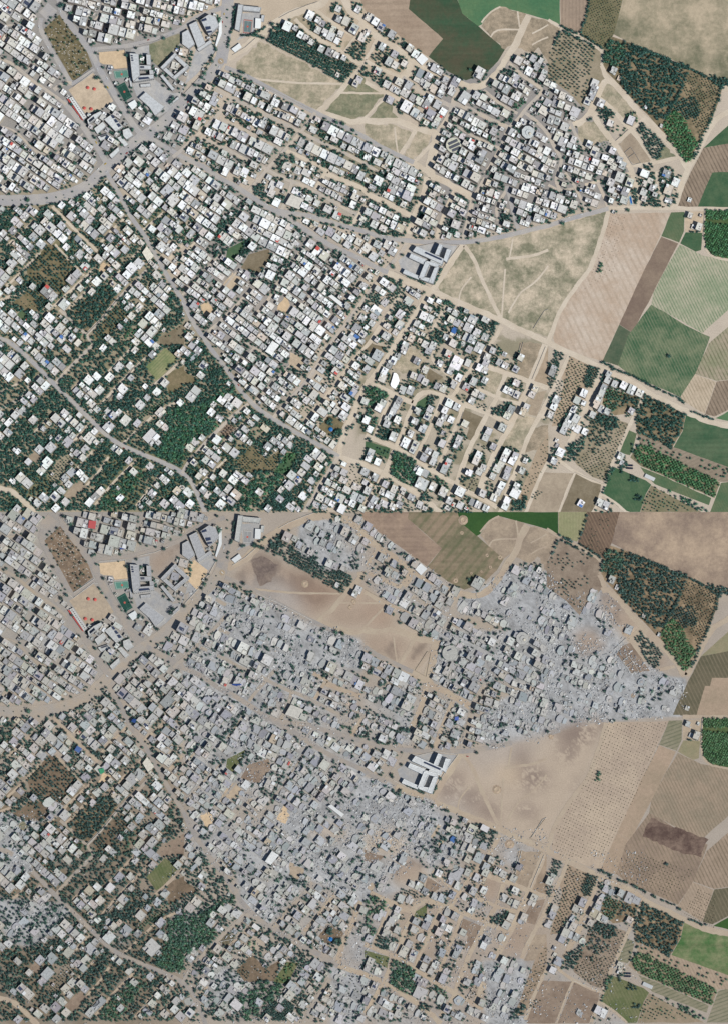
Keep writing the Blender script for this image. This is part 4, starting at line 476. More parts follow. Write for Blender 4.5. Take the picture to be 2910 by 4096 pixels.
def occ(panel, poly): ras_poly(OCC[panel], poly, True, 2.0, (0, panel * SEAM))
for panel in (0, 1):
    for name, s, k in F_UP + (L_EXTRA if panel else []):
        poly = P(s, panel)
        if len(poly) < 3: continue
        key = k if panel == 0 or (name, s, k) in L_EXTRA else F_LO.get(k, k)
        soft = name in ('wasteland', 'garden', 'scorched_ground', 'bare_yard', 'burnt_field')
        if panel and k in ('waste', 'wasteg', 'waste2') and (name, s, k) not in L_EXTRA: occ(panel, poly); continue
        z = level(poly, .06); sheet(name, clip(jitter(poly, 14 if soft else 30, 5 if soft else 1.2), panel), fmat(key), z); occ(panel, poly)
def ribbon(name, pts, wd, m, z, panel, ragged):
    q = []
    for a, b in zip(pts[:-1], pts[1:]):
        L = math.hypot(b[0] - a[0], b[1] - a[1]); n = max(1, int(L / 16))
        q += [(a[0] + (b[0] - a[0]) * k / n, a[1] + (b[1] - a[1]) * k / n) for k in range(n)]
    q.append(pts[-1])
    for _ in range(2): q = [q[0]] + [((q[i - 1][0] + 2 * q[i][0] + q[i + 1][0]) / 4, (q[i - 1][1] + 2 * q[i][1] + q[i + 1][1]) / 4) for i in range(1, len(q) - 1)] + [q[-1]]
    l, r = [], []
    for i, p in enumerate(q):
        a, b = q[max(i - 1, 0)], q[min(i + 1, len(q) - 1)]; dx, dy = b[0] - a[0], b[1] - a[1]; L = math.hypot(dx, dy) or 1
        e1, e2 = wd / 2 * (1 + rnd(-ragged, ragged)), wd / 2 * (1 + rnd(-ragged, ragged))
        l.append((p[0] + dy / L * e1, p[1] - dx / L * e1)); r.append((p[0] - dy / L * e2, p[1] + dx / L * e2))
    v, f = [], []
    lo_, hi_ = (-400, SEAM) if panel == 0 else (SEAM, 4500)
    for a, b in zip(l, r): v += [(*W(a[0], min(max(a[1], lo_), hi_)), z), (*W(b[0], min(max(b[1], lo_), hi_)), z)]
    for i in range(len(q) - 1): f.append((2 * i, 2 * i + 1, 2 * i + 3, 2 * i + 2))
    me = bpy.data.meshes.new(name); me.from_pydata(v, [], f); me.materials.append(m); o = bpy.data.objects.new(name, me); COL.objects.link(o); kind(o, 'structure'); return q
ROADLINES = []
for panel in (0, 1):
    for ty, wd, s in ROADS:
        pts = [(q[0], q[1]) for q in pp(s)]
        if panel: pts = [low(*q) for q in pts]
        runs = [pts]
        if panel and wd < 26:                                  # streets vanish under the rubble
            fine = []
            for a, b in zip(pts[:-1], pts[1:]):
                n = max(1, int(math.hypot(b[0] - a[0], b[1] - a[1]) / 14)); fine += [(a[0] + (b[0] - a[0]) * k / n, a[1] + (b[1] - a[1]) * k / n) for k in range(n)]
            fine.append(pts[-1]); runs = [[]]
            for p in fine:
                if sev(*p) > (.5 if ty != 'a' else .7): runs.append([])
                else: runs[-1].append(p)
        for run in runs:
            run = [p for p in run if (-120 < p[1] < SEAM + 40) == (panel == 0) or panel] if panel == 0 else [p for p in run if p[1] > SEAM - 40]
            if len(run) < 2 or sum(math.hypot(b[0] - a[0], b[1] - a[1]) for a, b in zip(run[:-1], run[1:])) < 25: continue
            z = level(run, .34 if ty != 's' else .24, .012)
            q = ribbon({'a': 'road', 'p': 'street', 's': 'path' if wd < 12 else 'dirt_road'}[ty], run, wd, MR[(ty if not (panel and wd == 44) else 'p', panel)], z, panel, .06 if ty == 'a' else .1 if ty == 'p' else .2)
            ras_line(OCC[panel], run, wd + 3, True, 2.0, (0, panel * SEAM))
            if ty == 'a': ROADLINES.append((panel, wd, q))
# ------------------------------------------------------------------ landmark buildings
def rim(mb, pts, z, h, t, col):
    """a parapet along the outline"""
    n = len(pts); cx = sum(p[0] for p in pts) / n; cy = sum(p[1] for p in pts) / n
    for i in range(n):
        a, b = pts[i], pts[(i + 1) % n]; L = math.hypot(b[0] - a[0], b[1] - a[1])
        if L < t * 3: continue
        nx, ny = -(b[1] - a[1]) / L, (b[0] - a[0]) / L
        if (cx - a[0]) * nx + (cy - a[1]) * ny < 0: nx, ny = -nx, -ny
        ux, uy = (b[0] - a[0]) / L * (t + .004), (b[1] - a[1]) / L * (t + .004); e = .003
        mb.prism([(a[0] + nx * e, a[1] + ny * e), (b[0] - ux + nx * e, b[1] - uy + ny * e), (b[0] - ux + nx * t, b[1] - uy + ny * t), (a[0] + nx * t, a[1] + ny * t)], z - .05, z + h, col)
def centroid(poly): return sum(p[0] for p in poly) / len(poly), sum(p[1] for p in poly) / len(poly)
def inset_panels(o, pts, z, rows, frac, parent, name='solar_panel'):
    """rows of tilted dark panels across a roof quad, along its first edge"""
    (a, b, c, d) = pts
    for k in range(rows):
        t0 = (k + .5 - frac / 2) / rows; t1 = (k + .5 + frac / 2) / rows; m = MB(); q = []
        for s_, t in ((.06, t0), (.94, t0), (.94, t1), (.06, t1)):
            q.append(tuple((a[i] * (1 - s_) + b[i] * s_) * (1 - t) + (d[i] * (1 - s_) + c[i] * s_) * t for i in (0, 1)))
        m.prism(q, z + .25, [z + .5, z + .5, z + 1.3, z + 1.3], alb(62, 70, 88), alb(58, 68, 92)); m.build(name, M_PAINT, parent, W0)
W0 = (0, 0)
ROOFU, ROOFL = alb(198, 200, 202), alb(172, 172, 174)
def complex_(name, cat, label, panel, wings, roof=None, wall=None, panels=(), windows=True, huts=0):
    """wings: (outline, height)"""
    global W0
    u0, v0 = centroid(P(wings[0][0], panel)); root = empty(name, u0, v0); W0 = W(u0, v0); named(root, cat, label)
    roof = roof or (ROOFU if panel == 0 else ROOFL); wall = wall or (alb(182, 180, 178) if panel == 0 else alb(206, 204, 200))  # lower wings: sunlit brightness is put into the wall colour
    for i, (s, h) in enumerate(wings):
        poly = P(s, panel); occ(panel, poly); pts = [W(*p) for p in poly]
        h = h + i * .06; m = MB(); m.prism(pts, 0, h, wall, roof); rim(m, pts, h, .8, .5, wall); m.build('wing', M_BUILD, root, W0)
        if windows:
            m = MB(); n = len(pts); ccw = sum(pts[k - 1][0] * pts[k][1] - pts[k][0] * pts[k - 1][1] for k in range(n)) > 0
            for k in range(n):
                a, b = pts[k], pts[(k + 1) % n]
                L = math.hypot(b[0] - a[0], b[1] - a[1]); nx, ny = ((b[1] - a[1]) / L, -(b[0] - a[0]) / L) if L else (0, 0)
                if not ccw: nx, ny = -nx, -ny
                if L < 6 or ny > .3: continue
                for fl in range(int(h / 3.4)):
                    for j in range(int(L / 3.6)):
                        t = (j + .5) / int(L / 3.6); x, y = a[0] + (b[0] - a[0]) * t + nx * .04, a[1] + (b[1] - a[1]) * t + ny * .04
                        m.box(x, y, fl * 3.4 + 1.1, 2.0, .12, 1.6, math.atan2(b[1] - a[1], b[0] - a[0]), alb(70, 82, 96))
            if m.f: kind(m.build('window_row', M_PAINT, root, W0), 'stuff')
        for _ in range(huts):
            t = random.random(); q = centroid(poly); pq = random.choice(poly); x, y = W(q[0] + (pq[0] - q[0]) * t * .6, q[1] + (pq[1] - q[1]) * t * .6)
            m = MB(); m.box(x, y, h, rnd(2, 4), rnd(2, 4), rnd(1.2, 2.4), rnd(0, 1.5), wall, alb(225, 225, 222)); m.build('stair_hut', M_BUILD, root, W0)
    for s, h, rows, fr in panels:
        q = P(s, panel)
        if len(q) == 4: inset_panels(root, [W(*p) for p in q], h, rows, fr, root)
    return root
ST = ('intact', 'dusty')
def court(name, label, s, panel, c1, c2, line):
    q = [W(*p) for p in P(s, panel)]; occ(panel, P(s, panel)); u0, v0 = centroid(P(s, panel)); o = W(u0, v0); root = empty(name, u0, v0); named(root, 'sports court', label)
    m = MB(); m.prism(q, 0.42, .47, c1); m.build('court_surface', M_PAINT, root, o)
    a, b, c, d = q
    def pt(s_, t): return tuple((a[i] * (1 - s_) + b[i] * s_) * (1 - t) + (d[i] * (1 - s_) + c[i] * s_) * t for i in (0, 1))
    m = MB(); m.prism([pt(.08, .1), pt(.92, .1), pt(.92, .9), pt(.08, .9)], .45, .49, c2); m.build('playing_area', M_PAINT, root, o)
    for r_ in ((.06, .08, .94, .1), (.06, .9, .94, .92), (.06, .1, .075, .9), (.925, .1, .94, .9), (.493, .1, .507, .9)):
        m = MB(); m.prism([pt(r_[0], r_[1]), pt(r_[2], r_[1]), pt(r_[2], r_[3]), pt(r_[0], r_[3])], .46, .51, line); m.build('court_line', M_PAINT, root, o)
    m = MB(); cx, cy = pt(.5, .5); m.prism(ngon(cx, cy, 2.2, 12), .47, .52, alb(190, 96, 84)); m.build('centre_circle', M_PAINT, root, o)
for p in (0, 1):
    s_ = ST[p]
    complex_('school', 'school', f'{s_} grey school with two inner courts and rows of roof panels by sand pitch', p,
        [('A 1158,486 1238,492 1250,690 1190,740 1180,700',14), ('A 1305,496 1345,500 1350,592 1310,588',13), ('A 1244,592 1348,596 1352,632 1246,632',14), ('A 1190,742 1252,686 1372,676 1375,712',13.5), ('A 1332,634 1368,636 1372,674 1336,678',12)],
        panels=[('A 1225,702 1330,696 1345,712 1235,725',13.8,1,.9), ('A 1165,500 1185,500 1195,560 1175,560',14.3,3,.6), ('A 1250,600 1290,600 1290,622 1250,622',14.5,2,.7)])
    complex_('school', 'school', f'{s_} square school round a planted court beside the grassy school field', p,
        [('A 1430,610 1560,478 1582,498 1455,632',11), ('A 1575,500 1690,600 1665,628 1555,525',11), ('A 1560,720 1690,610 1668,590 1540,695',11), ('A 1455,632 1480,610 1580,705 1560,725',10), ('A 1428,684 1450,668 1560,800 1538,818',8)])
    complex_('school', 'school', f'{s_} long grey school hall west of the boulevard with white wing and roof panels', p,
        [('B 60,230 128,196 210,395 140,440',9), ('B 165,190 240,140 300,165 330,245 240,330 205,270',14), ('B 0,300 55,270 115,400 60,445 0,400',8), ('B 130,440 250,360 270,385 150,465',6)],
        panels=[('B 165,190 215,170 225,195 172,208',14.1,1,.9), ('B 200,250 255,245 260,270 212,285',14.1,1,.9), ('B 215,290 270,285 268,300 225,312',14.1,1,.9)])
    complex_('school', 'school', f'{s_} L-shaped north school around a basketball court', p, [('B 500,52 545,56 510,290 468,272',13), ('B 545,62 705,78 690,118 540,105',12), ('B 705,140 735,140 725,200 700,195',5)], roof=alb(196, 198, 200) if p == 0 else alb(186, 186, 182))
    complex_('school', 'school', f'{s_} central school of long parallel bars with stepped roofs and inner courts', p,
        [('G 452,668 695,780 682,832 420,712',15), ('G 655,648 690,662 652,752 614,742',16), ('G 722,690 766,702 722,815 690,790',14), ('G 405,730 540,785 522,832 386,768',11), ('G 530,806 572,824 518,955 472,948',13), ('G 612,858 656,850 602,1002 560,985',13), ('G 540,795 655,826 648,858 535,822',12), ('G 515,940 580,952 592,1000 480,958',12.5), ('G 350,870 482,932 472,962 330,906',10), ('G 585,775 690,815 675,840 570,805',9)],
        roof=alb(206, 209, 212) if p == 0 else alb(208, 209, 209), wall=alb(190, 190, 190) if p == 0 else alb(246, 248, 250), panels=[('G 525,712 690,785 682,803 515,728',15.2,1,.85)], huts=0)
    complex_('community_hall', 'hall', f'{s_} grey hall with angled wings on the paved yard south of grey school', p, [('A 1240,880 1300,825 1430,930 1470,955 1450,985 1385,1040 1330,960',8), ('A 1250,755 1345,745 1348,775 1255,782',4), ('A 1150,700 1170,690 1184,775 1164,782',4), ('A 1510,930 1590,860 1600,885 1525,940',4)], windows=False)
    complex_('clinic', 'clinic', f'{s_} clinic block with solar panel rows and red tiled edge between two avenues', p, [('A 930,1075 1000,1030 1100,1140 1035,1185',14), ('A 840,1150 920,1085 950,1130 870,1200',5), ('A 1095,1165 1150,1145 1190,1215 1130,1250 1100,1215',8), ('A 1045,1230 1080,1215 1150,1290 1115,1315',5), ('A 975,1385 1060,1310 1070,1350 1000,1420',6), ('A 780,1080 830,1035 900,1000 915,1020 860,1070 790,1120',13), ('A 870,1220 960,1190 985,1225 900,1260',4)],
        roof=alb(212, 214, 214) if p == 0 else alb(190, 190, 188), panels=[('A 985,1035 1005,1030 1090,1140 1060,1150',14.2,3,.75), ('A 790,1085 840,1045 850,1065 800,1105',13.4,4,.7), ('A 885,1215 955,1195 970,1205 900,1230',4.5,2,.7)])
    # long arcade with white roof, dark vents and a red awning along its street side
    rt = complex_('arcade', 'arcade', f'{s_} long narrow arcade with white roof and red awning along the street', p, [('A 615,880 650,865 778,1050 745,1075',7)], roof=alb(222, 222, 220) if p == 0 else alb(196, 194, 190), windows=False)
    q = P('A 600,885 615,882 745,1075 735,1075', p); pts = [W(*x) for x in q]; m = MB(); m.prism(pts, 4.2, 4.6, alb(206, 92, 86)); m.build('awning', M_PAINT, rt, W0)
    for k in range(11):
        t = (k + .7) / 11.6; u, v = P('A 632,875 762,1062 700,970', p)[:2][0], None; a, b = P('A 632,876 762,1060 690,960', p)[0:2]; x, y = W(a[0] + (b[0] - a[0]) * t, a[1] + (b[1] - a[1]) * t); m = MB(); m.box(x, y, 7, 1.6, 1.6, 1.0, .9, alb(80, 82, 86)); m.build('roof_vent', M_PAINT, rt, W0)
    court('basketball_court', f'{s_} green basketball court with red keys beside the sand pitch', 'A 1012,632 1145,622 1155,690 1028,700', p, alb(112, 150, 136), alb(96, 140, 126), alb(206, 206, 200))
    court('football_pitch', f'{s_} dark green striped football pitch by the main street', 'A 1036,772 1112,730 1180,862 1106,905', p, alb(44, 86, 74), alb(40, 78, 68), alb(88, 118, 108))
    court('basketball_court', f'{s_} dark basketball court inside the L-shaped north school', 'B 548,172 626,180 612,300 540,295', p, alb(168, 110, 102) if p == 0 else alb(160, 156, 152), alb(108, 126, 128) if p == 0 else alb(150, 150, 150), alb(210, 206, 200))
    # red park pavilions
    spots = 'A 785,783 843,795 755,965 815,972' if p == 0 else 'A2 790,775 850,782 763,952 825,962'
    for j, (u, v) in enumerate(pp(spots)):
        root = empty('pavilion', u, v); x, y = W(u, v); m = MB(); r = 3.4
        for k in range(8):
            a, b = ngon(x, y, r, 8)[k], ngon(x, y, r, 8)[(k + 1) % 8]; m.face([(a[0], a[1], 3), (b[0], b[1], 3), (x, y, 4.6)], alb(208, 100, 92))
        m.build('pavilion_roof', M_PAINT, root, (x, y))
        for k in range(4):
            a = ngon(x, y, r * .8, 4)[k]; m = MB(); m.box(a[0], a[1], 0, .3, .3, 3.1, 0, alb(180, 170, 160)); m.build('post', M_PAINT, root, (x, y))
        named(root, 'pavilion', f"{s_} red octagonal park pavilion, {('north-western', 'north-eastern', 'south-western', 'south-eastern')[j]} of four", 'red park pavilions')
    # round hall
    u, v = (pp('C 783,1300') if p == 0 else pp('C2 752,1262'))[0]; x, y = W(u, v); root = empty('round_hall', u, v); named(root, 'hall', f'{s_} round hall ' + ('with three dark bands of roof panels' if p == 0 else 'with a flat grey roof and white drum'), None)
    occ(p, ngon(u, v, 34, 16)); R = 15.5; wl = alb(150, 156, 164) if p == 0 else alb(214, 212, 208)
    m = MB(); m.prism(ngon(x, y, R, 28), 0, 9, wl, alb(206, 204, 186) if p == 0 else alb(178, 176, 170)); m.build('drum', M_BUILD, root, (x, y))
    m = MB(); o_, i_ = ngon(x, y, R + .2, 28), ngon(x, y, R - .4, 28)
    for k in range(28):
        k2 = (k + 1) % 28; m.prism([o_[k], o_[k2], i_[k2], i_[k]], 8.2, 9.6, wl, alb(176, 176, 172))
    m.build('parapet', M_BUILD, root, (x, y))
    for k, off_ in enumerate((6.5, -1.5, -9) if p == 0 else (7,)):
        L = math.sqrt(max(1, (R - 2) ** 2 - off_ ** 2)) * 1.7; a = math.radians(24); m = MB(); cx, cy = x - math.sin(a) * off_ + 1, y + math.cos(a) * off_
        if p: L = 9
        q = rect(cx, cy, L, 4.6 if p == 0 else 2, a); m.prism(q, 9.2, [9.4, 9.4, 10.6, 10.6], alb(60, 64, 78), alb(66, 70, 84)); m.build('solar_panel', M_PAINT, root, (x, y))
    # octagonal mosque with dome and minaret
    u, v = (pp('C 1445,1185') if p == 0 else pp('C2 1395,1130'))[0]; x, y = W(u, v); root = empty('mosque', u, v); named(root, 'mosque', f'{s_} pale mosque of octagonal plan with a small dome and a minaret'); occ(p, ngon(u, v, 30, 12))
    rc = alb(205, 208, 208) if p == 0 else alb(182, 180, 176)
    m = MB(); m.prism(ngon(x, y, 13.5, 8, .4), 0, 10, alb(190, 188, 184), rc); rim(m, ngon(x, y, 13.5, 8, .4), 10, .6, .4, rc); m.build('prayer_hall', M_BUILD, root, (x, y))
    m = MB(); m.prism(ngon(x + 1, y - 1, 6.5, 8, .4), 10, 11.6, rc); m.build('upper_roof', M_BUILD, root, (x, y))
    m = MB()
    for k in range(4):
        a0, a1 = k * math.pi / 8, (k + 1) * math.pi / 8; r0, r1 = 3 * math.cos(a0), 3 * math.cos(a1)
        for j in range(12):
            q0, q1 = 2 * math.pi * j / 12, 2 * math.pi * (j + 1) / 12
            m.face([(x + 3 + r0 * math.cos(q0), y - 3 + r0 * math.sin(q0), 11.6 + 3 * math.sin(a0)), (x + 3 + r0 * math.cos(q1), y - 3 + r0 * math.sin(q1), 11.6 + 3 * math.sin(a0)), (x + 3 + r1 * math.cos(q1), y - 3 + r1 * math.sin(q1), 11.6 + 3 * math.sin(a1)), (x + 3 + r1 * math.cos(q0), y - 3 + r1 * math.sin(q0), 11.6 + 3 * math.sin(a1))], alb(214, 206, 190))
    m.build('dome', M_BUILD, root, (x, y)); m = MB(); m.prism(ngon(x + 11, y + 8, 1.3, 8), 0, 24, alb(214, 210, 204)); m.build('minaret', M_BUILD, root, (x, y))
    # roundabout island
    u, v = (pp('B 343,545') if p == 0 else pp('B2 355,540'))[0]; x, y = W(u, v); root = empty('roundabout', u, v); named(root, 'roundabout', f'{s_} round traffic island with kerb, shrubs and a white slab monument')
    m = MB(); o_, i_ = ngon(x, y, 6.2, 24), ngon(x, y, 5.6, 24)
    for k in range(24): m.prism([o_[k], o_[(k + 1) % 24], i_[(k + 1) % 24], i_[k]], .3, .75, alb(176, 166, 150))
    m.build('kerb', M_BUILD, root, (x, y)); m = MB(); m.prism(i_, .3, .62, alb(170, 152, 130)); m.build('island_soil', M_RUB, root, (x, y))
    m = MB(); m.box(x, y, .6, 5, 1.3, 1.6, -.7, alb(225, 225, 222)); m.build('monument', M_BUILD, root, (x, y))
    # single landmark sheds
    for name, cat, lab, s, h, rc, wc in [('shed','shed',f'{s_} white metal shed on the corner north-east of the roundabout','B 440,440 508,390 528,425 470,470',5,(236,238,238),(190,190,190)), ('shed','shed',f'{s_} big square white shed at the edge of the green field','C 452,535 500,482 556,530 502,585',6,(244,245,245),(200,200,200)), ('shed','shed',f'{s_} white shed inside the north school yard','B 652,168 704,172 696,258 648,254',5,(240,241,240),(200,200,200)),
        ('greenhouse','greenhouse',f'{s_} pale ribbed greenhouse between green strips','L 882,1210 965,1248 950,1276 868,1240',4,(206,208,208),(190,190,190)), ('shed','shed',f'{s_} blue-roofed shed on the lane east of the big sand road','G 765,1400 785,1378 818,1398 795,1440 762,1425',5,(70,112,176),(150,150,150)), ('shed','shed',f'{s_} grey metal warehouse with roof lights by the sand road','C 478,615 525,640 490,705 445,680',7,(160,166,170),(150,150,150)), ('shed','shed',f'{s_} grey corrugated hall among the lanes east of the main street','E 1475,390 1530,430 1500,478 1435,440',6,(172,174,176),(150,150,150)), ('shed','shed',f'{s_} grey workshop roof with skylights by the sandy lane','E 690,560 735,600 705,640 660,595',5,(156,162,166),(140,140,140)),
        ('shed','shed',f'{s_} long pale shed along the yard north-west of the striped plantation','J 60,170 120,120 140,140 85,195',4,(176,182,186),(150,150,150)), ('building','building',f'{s_} large flat pale building on the corner of the main street bend','F 970,205 1080,250 1040,335 920,290',11,(214,208,198),(180,174,166)), ('building','building',f'{s_} wide cream market roof beside the main street','E 1310,665 1370,750 1320,800 1270,720',9,(232,224,208),(190,182,170)), ('shed','shed',f'{s_} long white terrace block running down the old lane','F 1300,1110 1330,1095 1440,1180 1420,1205',8,(240,240,238),(180,180,180)), ('building','building',f'{s_} white slab-roofed block in the dense quarter','J 800,20 860,55 790,140 740,110',12,(242,242,240),(180,178,176)), ('shed','shed',f'{s_} white warehouse south of the boulevard junction','A 980,1370 1055,1305 1068,1350 1005,1418',6,(238,238,236),(190,190,190)), ('shed','shed',f'{s_} white shed beside the football pitch','A 1140,930 1200,895 1230,940 1180,980',5,(240,242,242),(190,190,190)), ('shed','shed',f'{s_} long thin white shed along the boulevard wall','B 325,170 350,160 352,300 305,415 295,400 325,290',4,(238,240,240),(200,200,200))]:
        if name == 'shed' and 'boulevard junction' in lab: continue
        q = P(s, p); pts = [W(*a) for a in q]; u, v = centroid(q); occ(p, q); root = empty(name, u, v); f = .86 if p else 1
        if p: rc = tuple(c * .84 + 18 for c in rc); wc = tuple(c * .9 + 20 for c in wc)
        m = MB(); m.prism(pts, 0, h, alb(*wc)); m.build('wall', M_BUILD, root, W(u, v)); cx, cy = W(u, v)
        m = MB(); m.prism([(cx + (a - cx) * 1.04, cy + (b - cy) * 1.04) for a, b in pts], h, h + .35, alb(*rc)); m.build('roof', M_PAINT if name != 'building' else M_BUILD, root, W(u, v)); named(root, cat, lab)
q = pp('K 245,325 252,296 272,298 288,315 302,365 285,410 262,438 232,420 222,400'); pts = [W(*a) for a in q]; u, v = centroid(q); occ(0, q); root = empty('shed', u, v); m = MB(); m.prism(pts, 0, 5, alb(235, 238, 240)); m.build('wall', M_BUILD, root, W(u, v)); m = MB(); m.prism([(x * 1.0, y) for x, y in pts], 5.02, 5.4, (.86, .86, .86)); m.build('roof', M_PAINT, root, W(u, v)); named(root, 'shed', 'irregular shed roof whitened by painted glare beside sandy lot in the south')  # outline and pure white colour stand in for glare off this roof
q = pp('A2 795,82 860,88 852,158 788,148'); pts = [W(*a) for a in q]; u, v = centroid(q); occ(1, q); root = empty('house', u, v); m = MB(); m.prism(pts, 0, 10, alb(190, 184, 178)); m.build('wall', M_BUILD, root, W(u, v)); m = MB(); m.prism(pts, 10.02, 10.4, alb(190, 92, 92)); m.build('roof', M_PAINT, root, W(u, v)); named(root, 'house', 'house with flat bright red roof in the dusty north-western quarter')
for p, s in ((0, 'J 1320,797'), (1, 'J2 750,445')):
    u, v = pp(s)[0]; x, y = W(u, v); root = empty('tent', u, v); m = MB(); r = 4.3; occ(p, ngon(u, v, 12, 8))
    for k in range(10): a, b = ngon(x, y, r, 10)[k], ngon(x, y, r, 10)[(k + 1) % 10]; m.face([(a[0], a[1], 2.4), (b[0], b[1], 2.4), (x, y, 4.4)], alb(44, 120, 190))
    m.build('canopy', M_PAINT, root, (x, y)); m = MB(); m.prism(ngon(x, y, r * .92, 10), 0, 2.4, alb(70, 110, 160)); m.build('side_wall', M_PAINT, root, (x, y)); named(root, 'tent', f'{ST[p]} bright blue round tent under trees in a sandy yard')
q = pp('H 722,212 752,205 768,292 738,296'); pts = [W(*a) for a in q]; u, v = centroid(q); occ(0, q); root = empty('swimming_pool', u, v); m = MB(); rim(m, pts, .5, .5, 1.2, alb(200, 196, 190)); m.build('pool_edge', M_BUILD, root, W(u, v)); m = MB(); m.prism(pts, .3, .55, alb(120, 170, 186)); m.build('water', M_PAINT, root, W(u, v)); m = MB(); cx, cy = W(u, v); m.box(cx, cy, .5, 3, 12, .12, .2, alb(40, 96, 176)); m.build('pool_mural', M_PAINT, root, W(u, v)); named(root, 'swimming pool', 'long swimming pool with pale edge and blue shape near the eastern road')
for p in (0, 1):
    for j, s in enumerate(('L 695,1120 768,1124 768,1142 697,1140', 'L 695,1146 768,1150 768,1168 697,1164')):
        q = P(s, p); u, v = centroid(q); pts = [W(*a) for a in q]; root = empty('solar_array', u, v); W0 = W(u, v); inset_panels(root, pts, 0.6, 3, .8, root, 'panel_row'); m = MB(); m.box(*W0, 0, 20, .3, .9, -.05, alb(150, 150, 150)); m.build('support_rail', M_PAINT, root, W0); named(root, 'solar array', f"{ST[p]} dark ground solar array by farm sheds, {('northern', 'southern')[j]} of two")
# ------------------------------------------------------------------ walls round plots
def wall(s, panel, h, col, cat_text):
    pts = [(q[0], q[1]) for q in pp(s, False)]
    if panel and '2 ' not in s[:3]: pts = [low(*q) for q in pts]
    if any((q[1] > SEAM - 6) != (panel == 1) for q in pts): return
    m = MB(); u, v = pts[len(pts) // 2]
    for i, (a, b) in enumerate(zip(pts[:-1], pts[1:])):
        x0, y0 = W(*a); x1, y1 = W(*b); L = math.hypot(x1 - x0, y1 - y0); m.box((x0 + x1) / 2, (y0 + y1) / 2, 0, L, .55, h + .004 * i, math.atan2(y1 - y0, x1 - x0), col)
    o = m.build('boundary_wall', M_BUILD, None, W(u, v)); thing(o, 'wall', u, v, cat_text, 'walls round plots and yards', panel)
for s in ['A 880,450 1110,432 1145,600', 'A 835,605 650,728', 'A 870,650 830,640 650,775 590,730', 'B 300,450 240,560 150,690 20,830', 'B 445,490 560,420 650,340', 'G 835,650 720,800 600,1000', 'G 400,640 480,655 640,620 760,640 835,645', 'B 860,160 950,110 1100,50 1200,15', 'A 930,580 1000,720 1110,905', 'A 1010,620 1160,605', 'G 260,880 400,950 560,1010', 'A 640,890 510,780', 'L 240,1195 500,1300', 'D 690,1375 745,1330 780,1380 720,1425 690,1375', 'D 720,1425 780,1380 835,1470 760,1490 720,1425', 'A 1240,400 1380,370 1500,320', 'K 1600,60 1480,350', 'K 1380,30 1340,180', 'G 1490,1390 1590,1230 1624,1215', 'K 560,230 690,330', 'J 330,820 490,790', 'B 660,740 860,830 1160,985', 'K 960,1240 900,1350', 'E 770,1445 900,1310 1050,1130', 'I 940,545 1100,400 1200,290', 'K 870,640 830,760', 'D 610,1270 720,1170', 'H 1410,340 1400,560', 'K 1400,20 1330,270', 'I 1200,240 1000,500 950,570']:
    wall(s, 0, 1.7, alb(168, 164, 160), 'plain concrete boundary wall running'); wall(s, 1, 2.0, alb(214, 210, 204), 'pale sunlit boundary wall running')  # lower walls are coloured paler to carry their sunlit side
for s in ['C2 550,1240 580,1255 540,1465 440,1410 550,1240', 'G2 1600,1190 1460,1370 1600,1425', 'C2 0,690 190,795', 'J2 60,640 260,460']: wall(s, 1, 1.3, alb(150, 140, 126), 'thin earth-coloured wall standing')
# ------------------------------------------------------------------ houses
_yy, _xx = np.mgrid[0:RH, 0:RW] * 2.0
_g1 = np.random.default_rng(12).random(400); _q = (_xx * .70 + _yy * .714) / 30 + fbm(RH, RW, 12, 3, 77) * 1.6; _i = _q.astype(int) % 398; _f = _q - np.floor(_q); _f = _f * _f * (3 - 2 * _f)
STRIP = _g1[_i] * (1 - _f) + _g1[_i + 1] * _f + (fbm(RH, RW, 16, 3, 78) - .5) * .8
HL = []                                     # u, v, w, d (photo px), angle, height (m), seed
def fp(u, v, wd, dp, a):
    c, s_ = math.cos(a), math.sin(a); return [(u + x * c - y * s_, v + x * s_ + y * c) for x, y in ((-wd / 2, -dp / 2), (wd / 2, -dp / 2), (wd / 2, dp / 2), (-wd / 2, dp / 2))]
def grid_pts(u, v, wd, dp, a, step=3.0):
    n, m = max(2, int(wd / step) + 1), max(2, int(dp / step) + 1); c, s_ = math.cos(a), math.sin(a)
    x, y = np.meshgrid(np.linspace(-wd / 2, wd / 2, n), np.linspace(-dp / 2, dp / 2, m)); return u + x * c - y * s_, v + x * s_ + y * c
BOUND = np.zeros((RH, RW), np.uint8)
def blocked(mask, U, V):
    i, j = (V / 2).astype(int), (U / 2).astype(int); ok = (i >= 0) & (i < RH) & (j >= 0) & (j < RW)
    return mask[i[ok], j[ok]].mean() if ok.any() else 1.0
HMASK = np.zeros((RH, RW), bool)
def add_house(u, v, wd, dp, a, st, shrink=1.2):
    HL.append((u, v, wd, dp, a, 3.2 * st + rnd(.4, 1.4), random.randrange(1 << 30))); ras_poly(HMASK, fp(u, v, wd + shrink, dp + shrink, a))
t = None
for tok in HOUSES.split():
    if tok in TO: t = tok; continue
    q = [float(x) for x in tok.split(',')]; T_ = TO[t]; u, v = T_[0] + q[0] / T_[2], T_[1] + q[1] / T_[2]; sz = (q[2] if len(q) > 2 else 58) / T_[2]
    if not (0 < u < 2910 and 0 < v < SEAM): continue
    a = math.radians(H_ANG[t] + rnd(-3, 3)); wd, dp = sz * rnd(.86, 1.02), sz * rnd(.95, 1.2)
    add_house(u, v, wd, dp, a, 1 if sz < 20 else random.choice((2, 2, 3, 3, 4)) if t not in 'I' else random.choice((1, 2, 2, 3)))
NHAND = len(HL); YARDS = []; GARD = np.zeros((RH, RW), np.float32)
TKEEP = np.zeros((RH, RW), bool)
for s, *_ in GROVES:
    q = P(s, 0)
    if len(q) > 2: ras_poly(TKEEP, q)
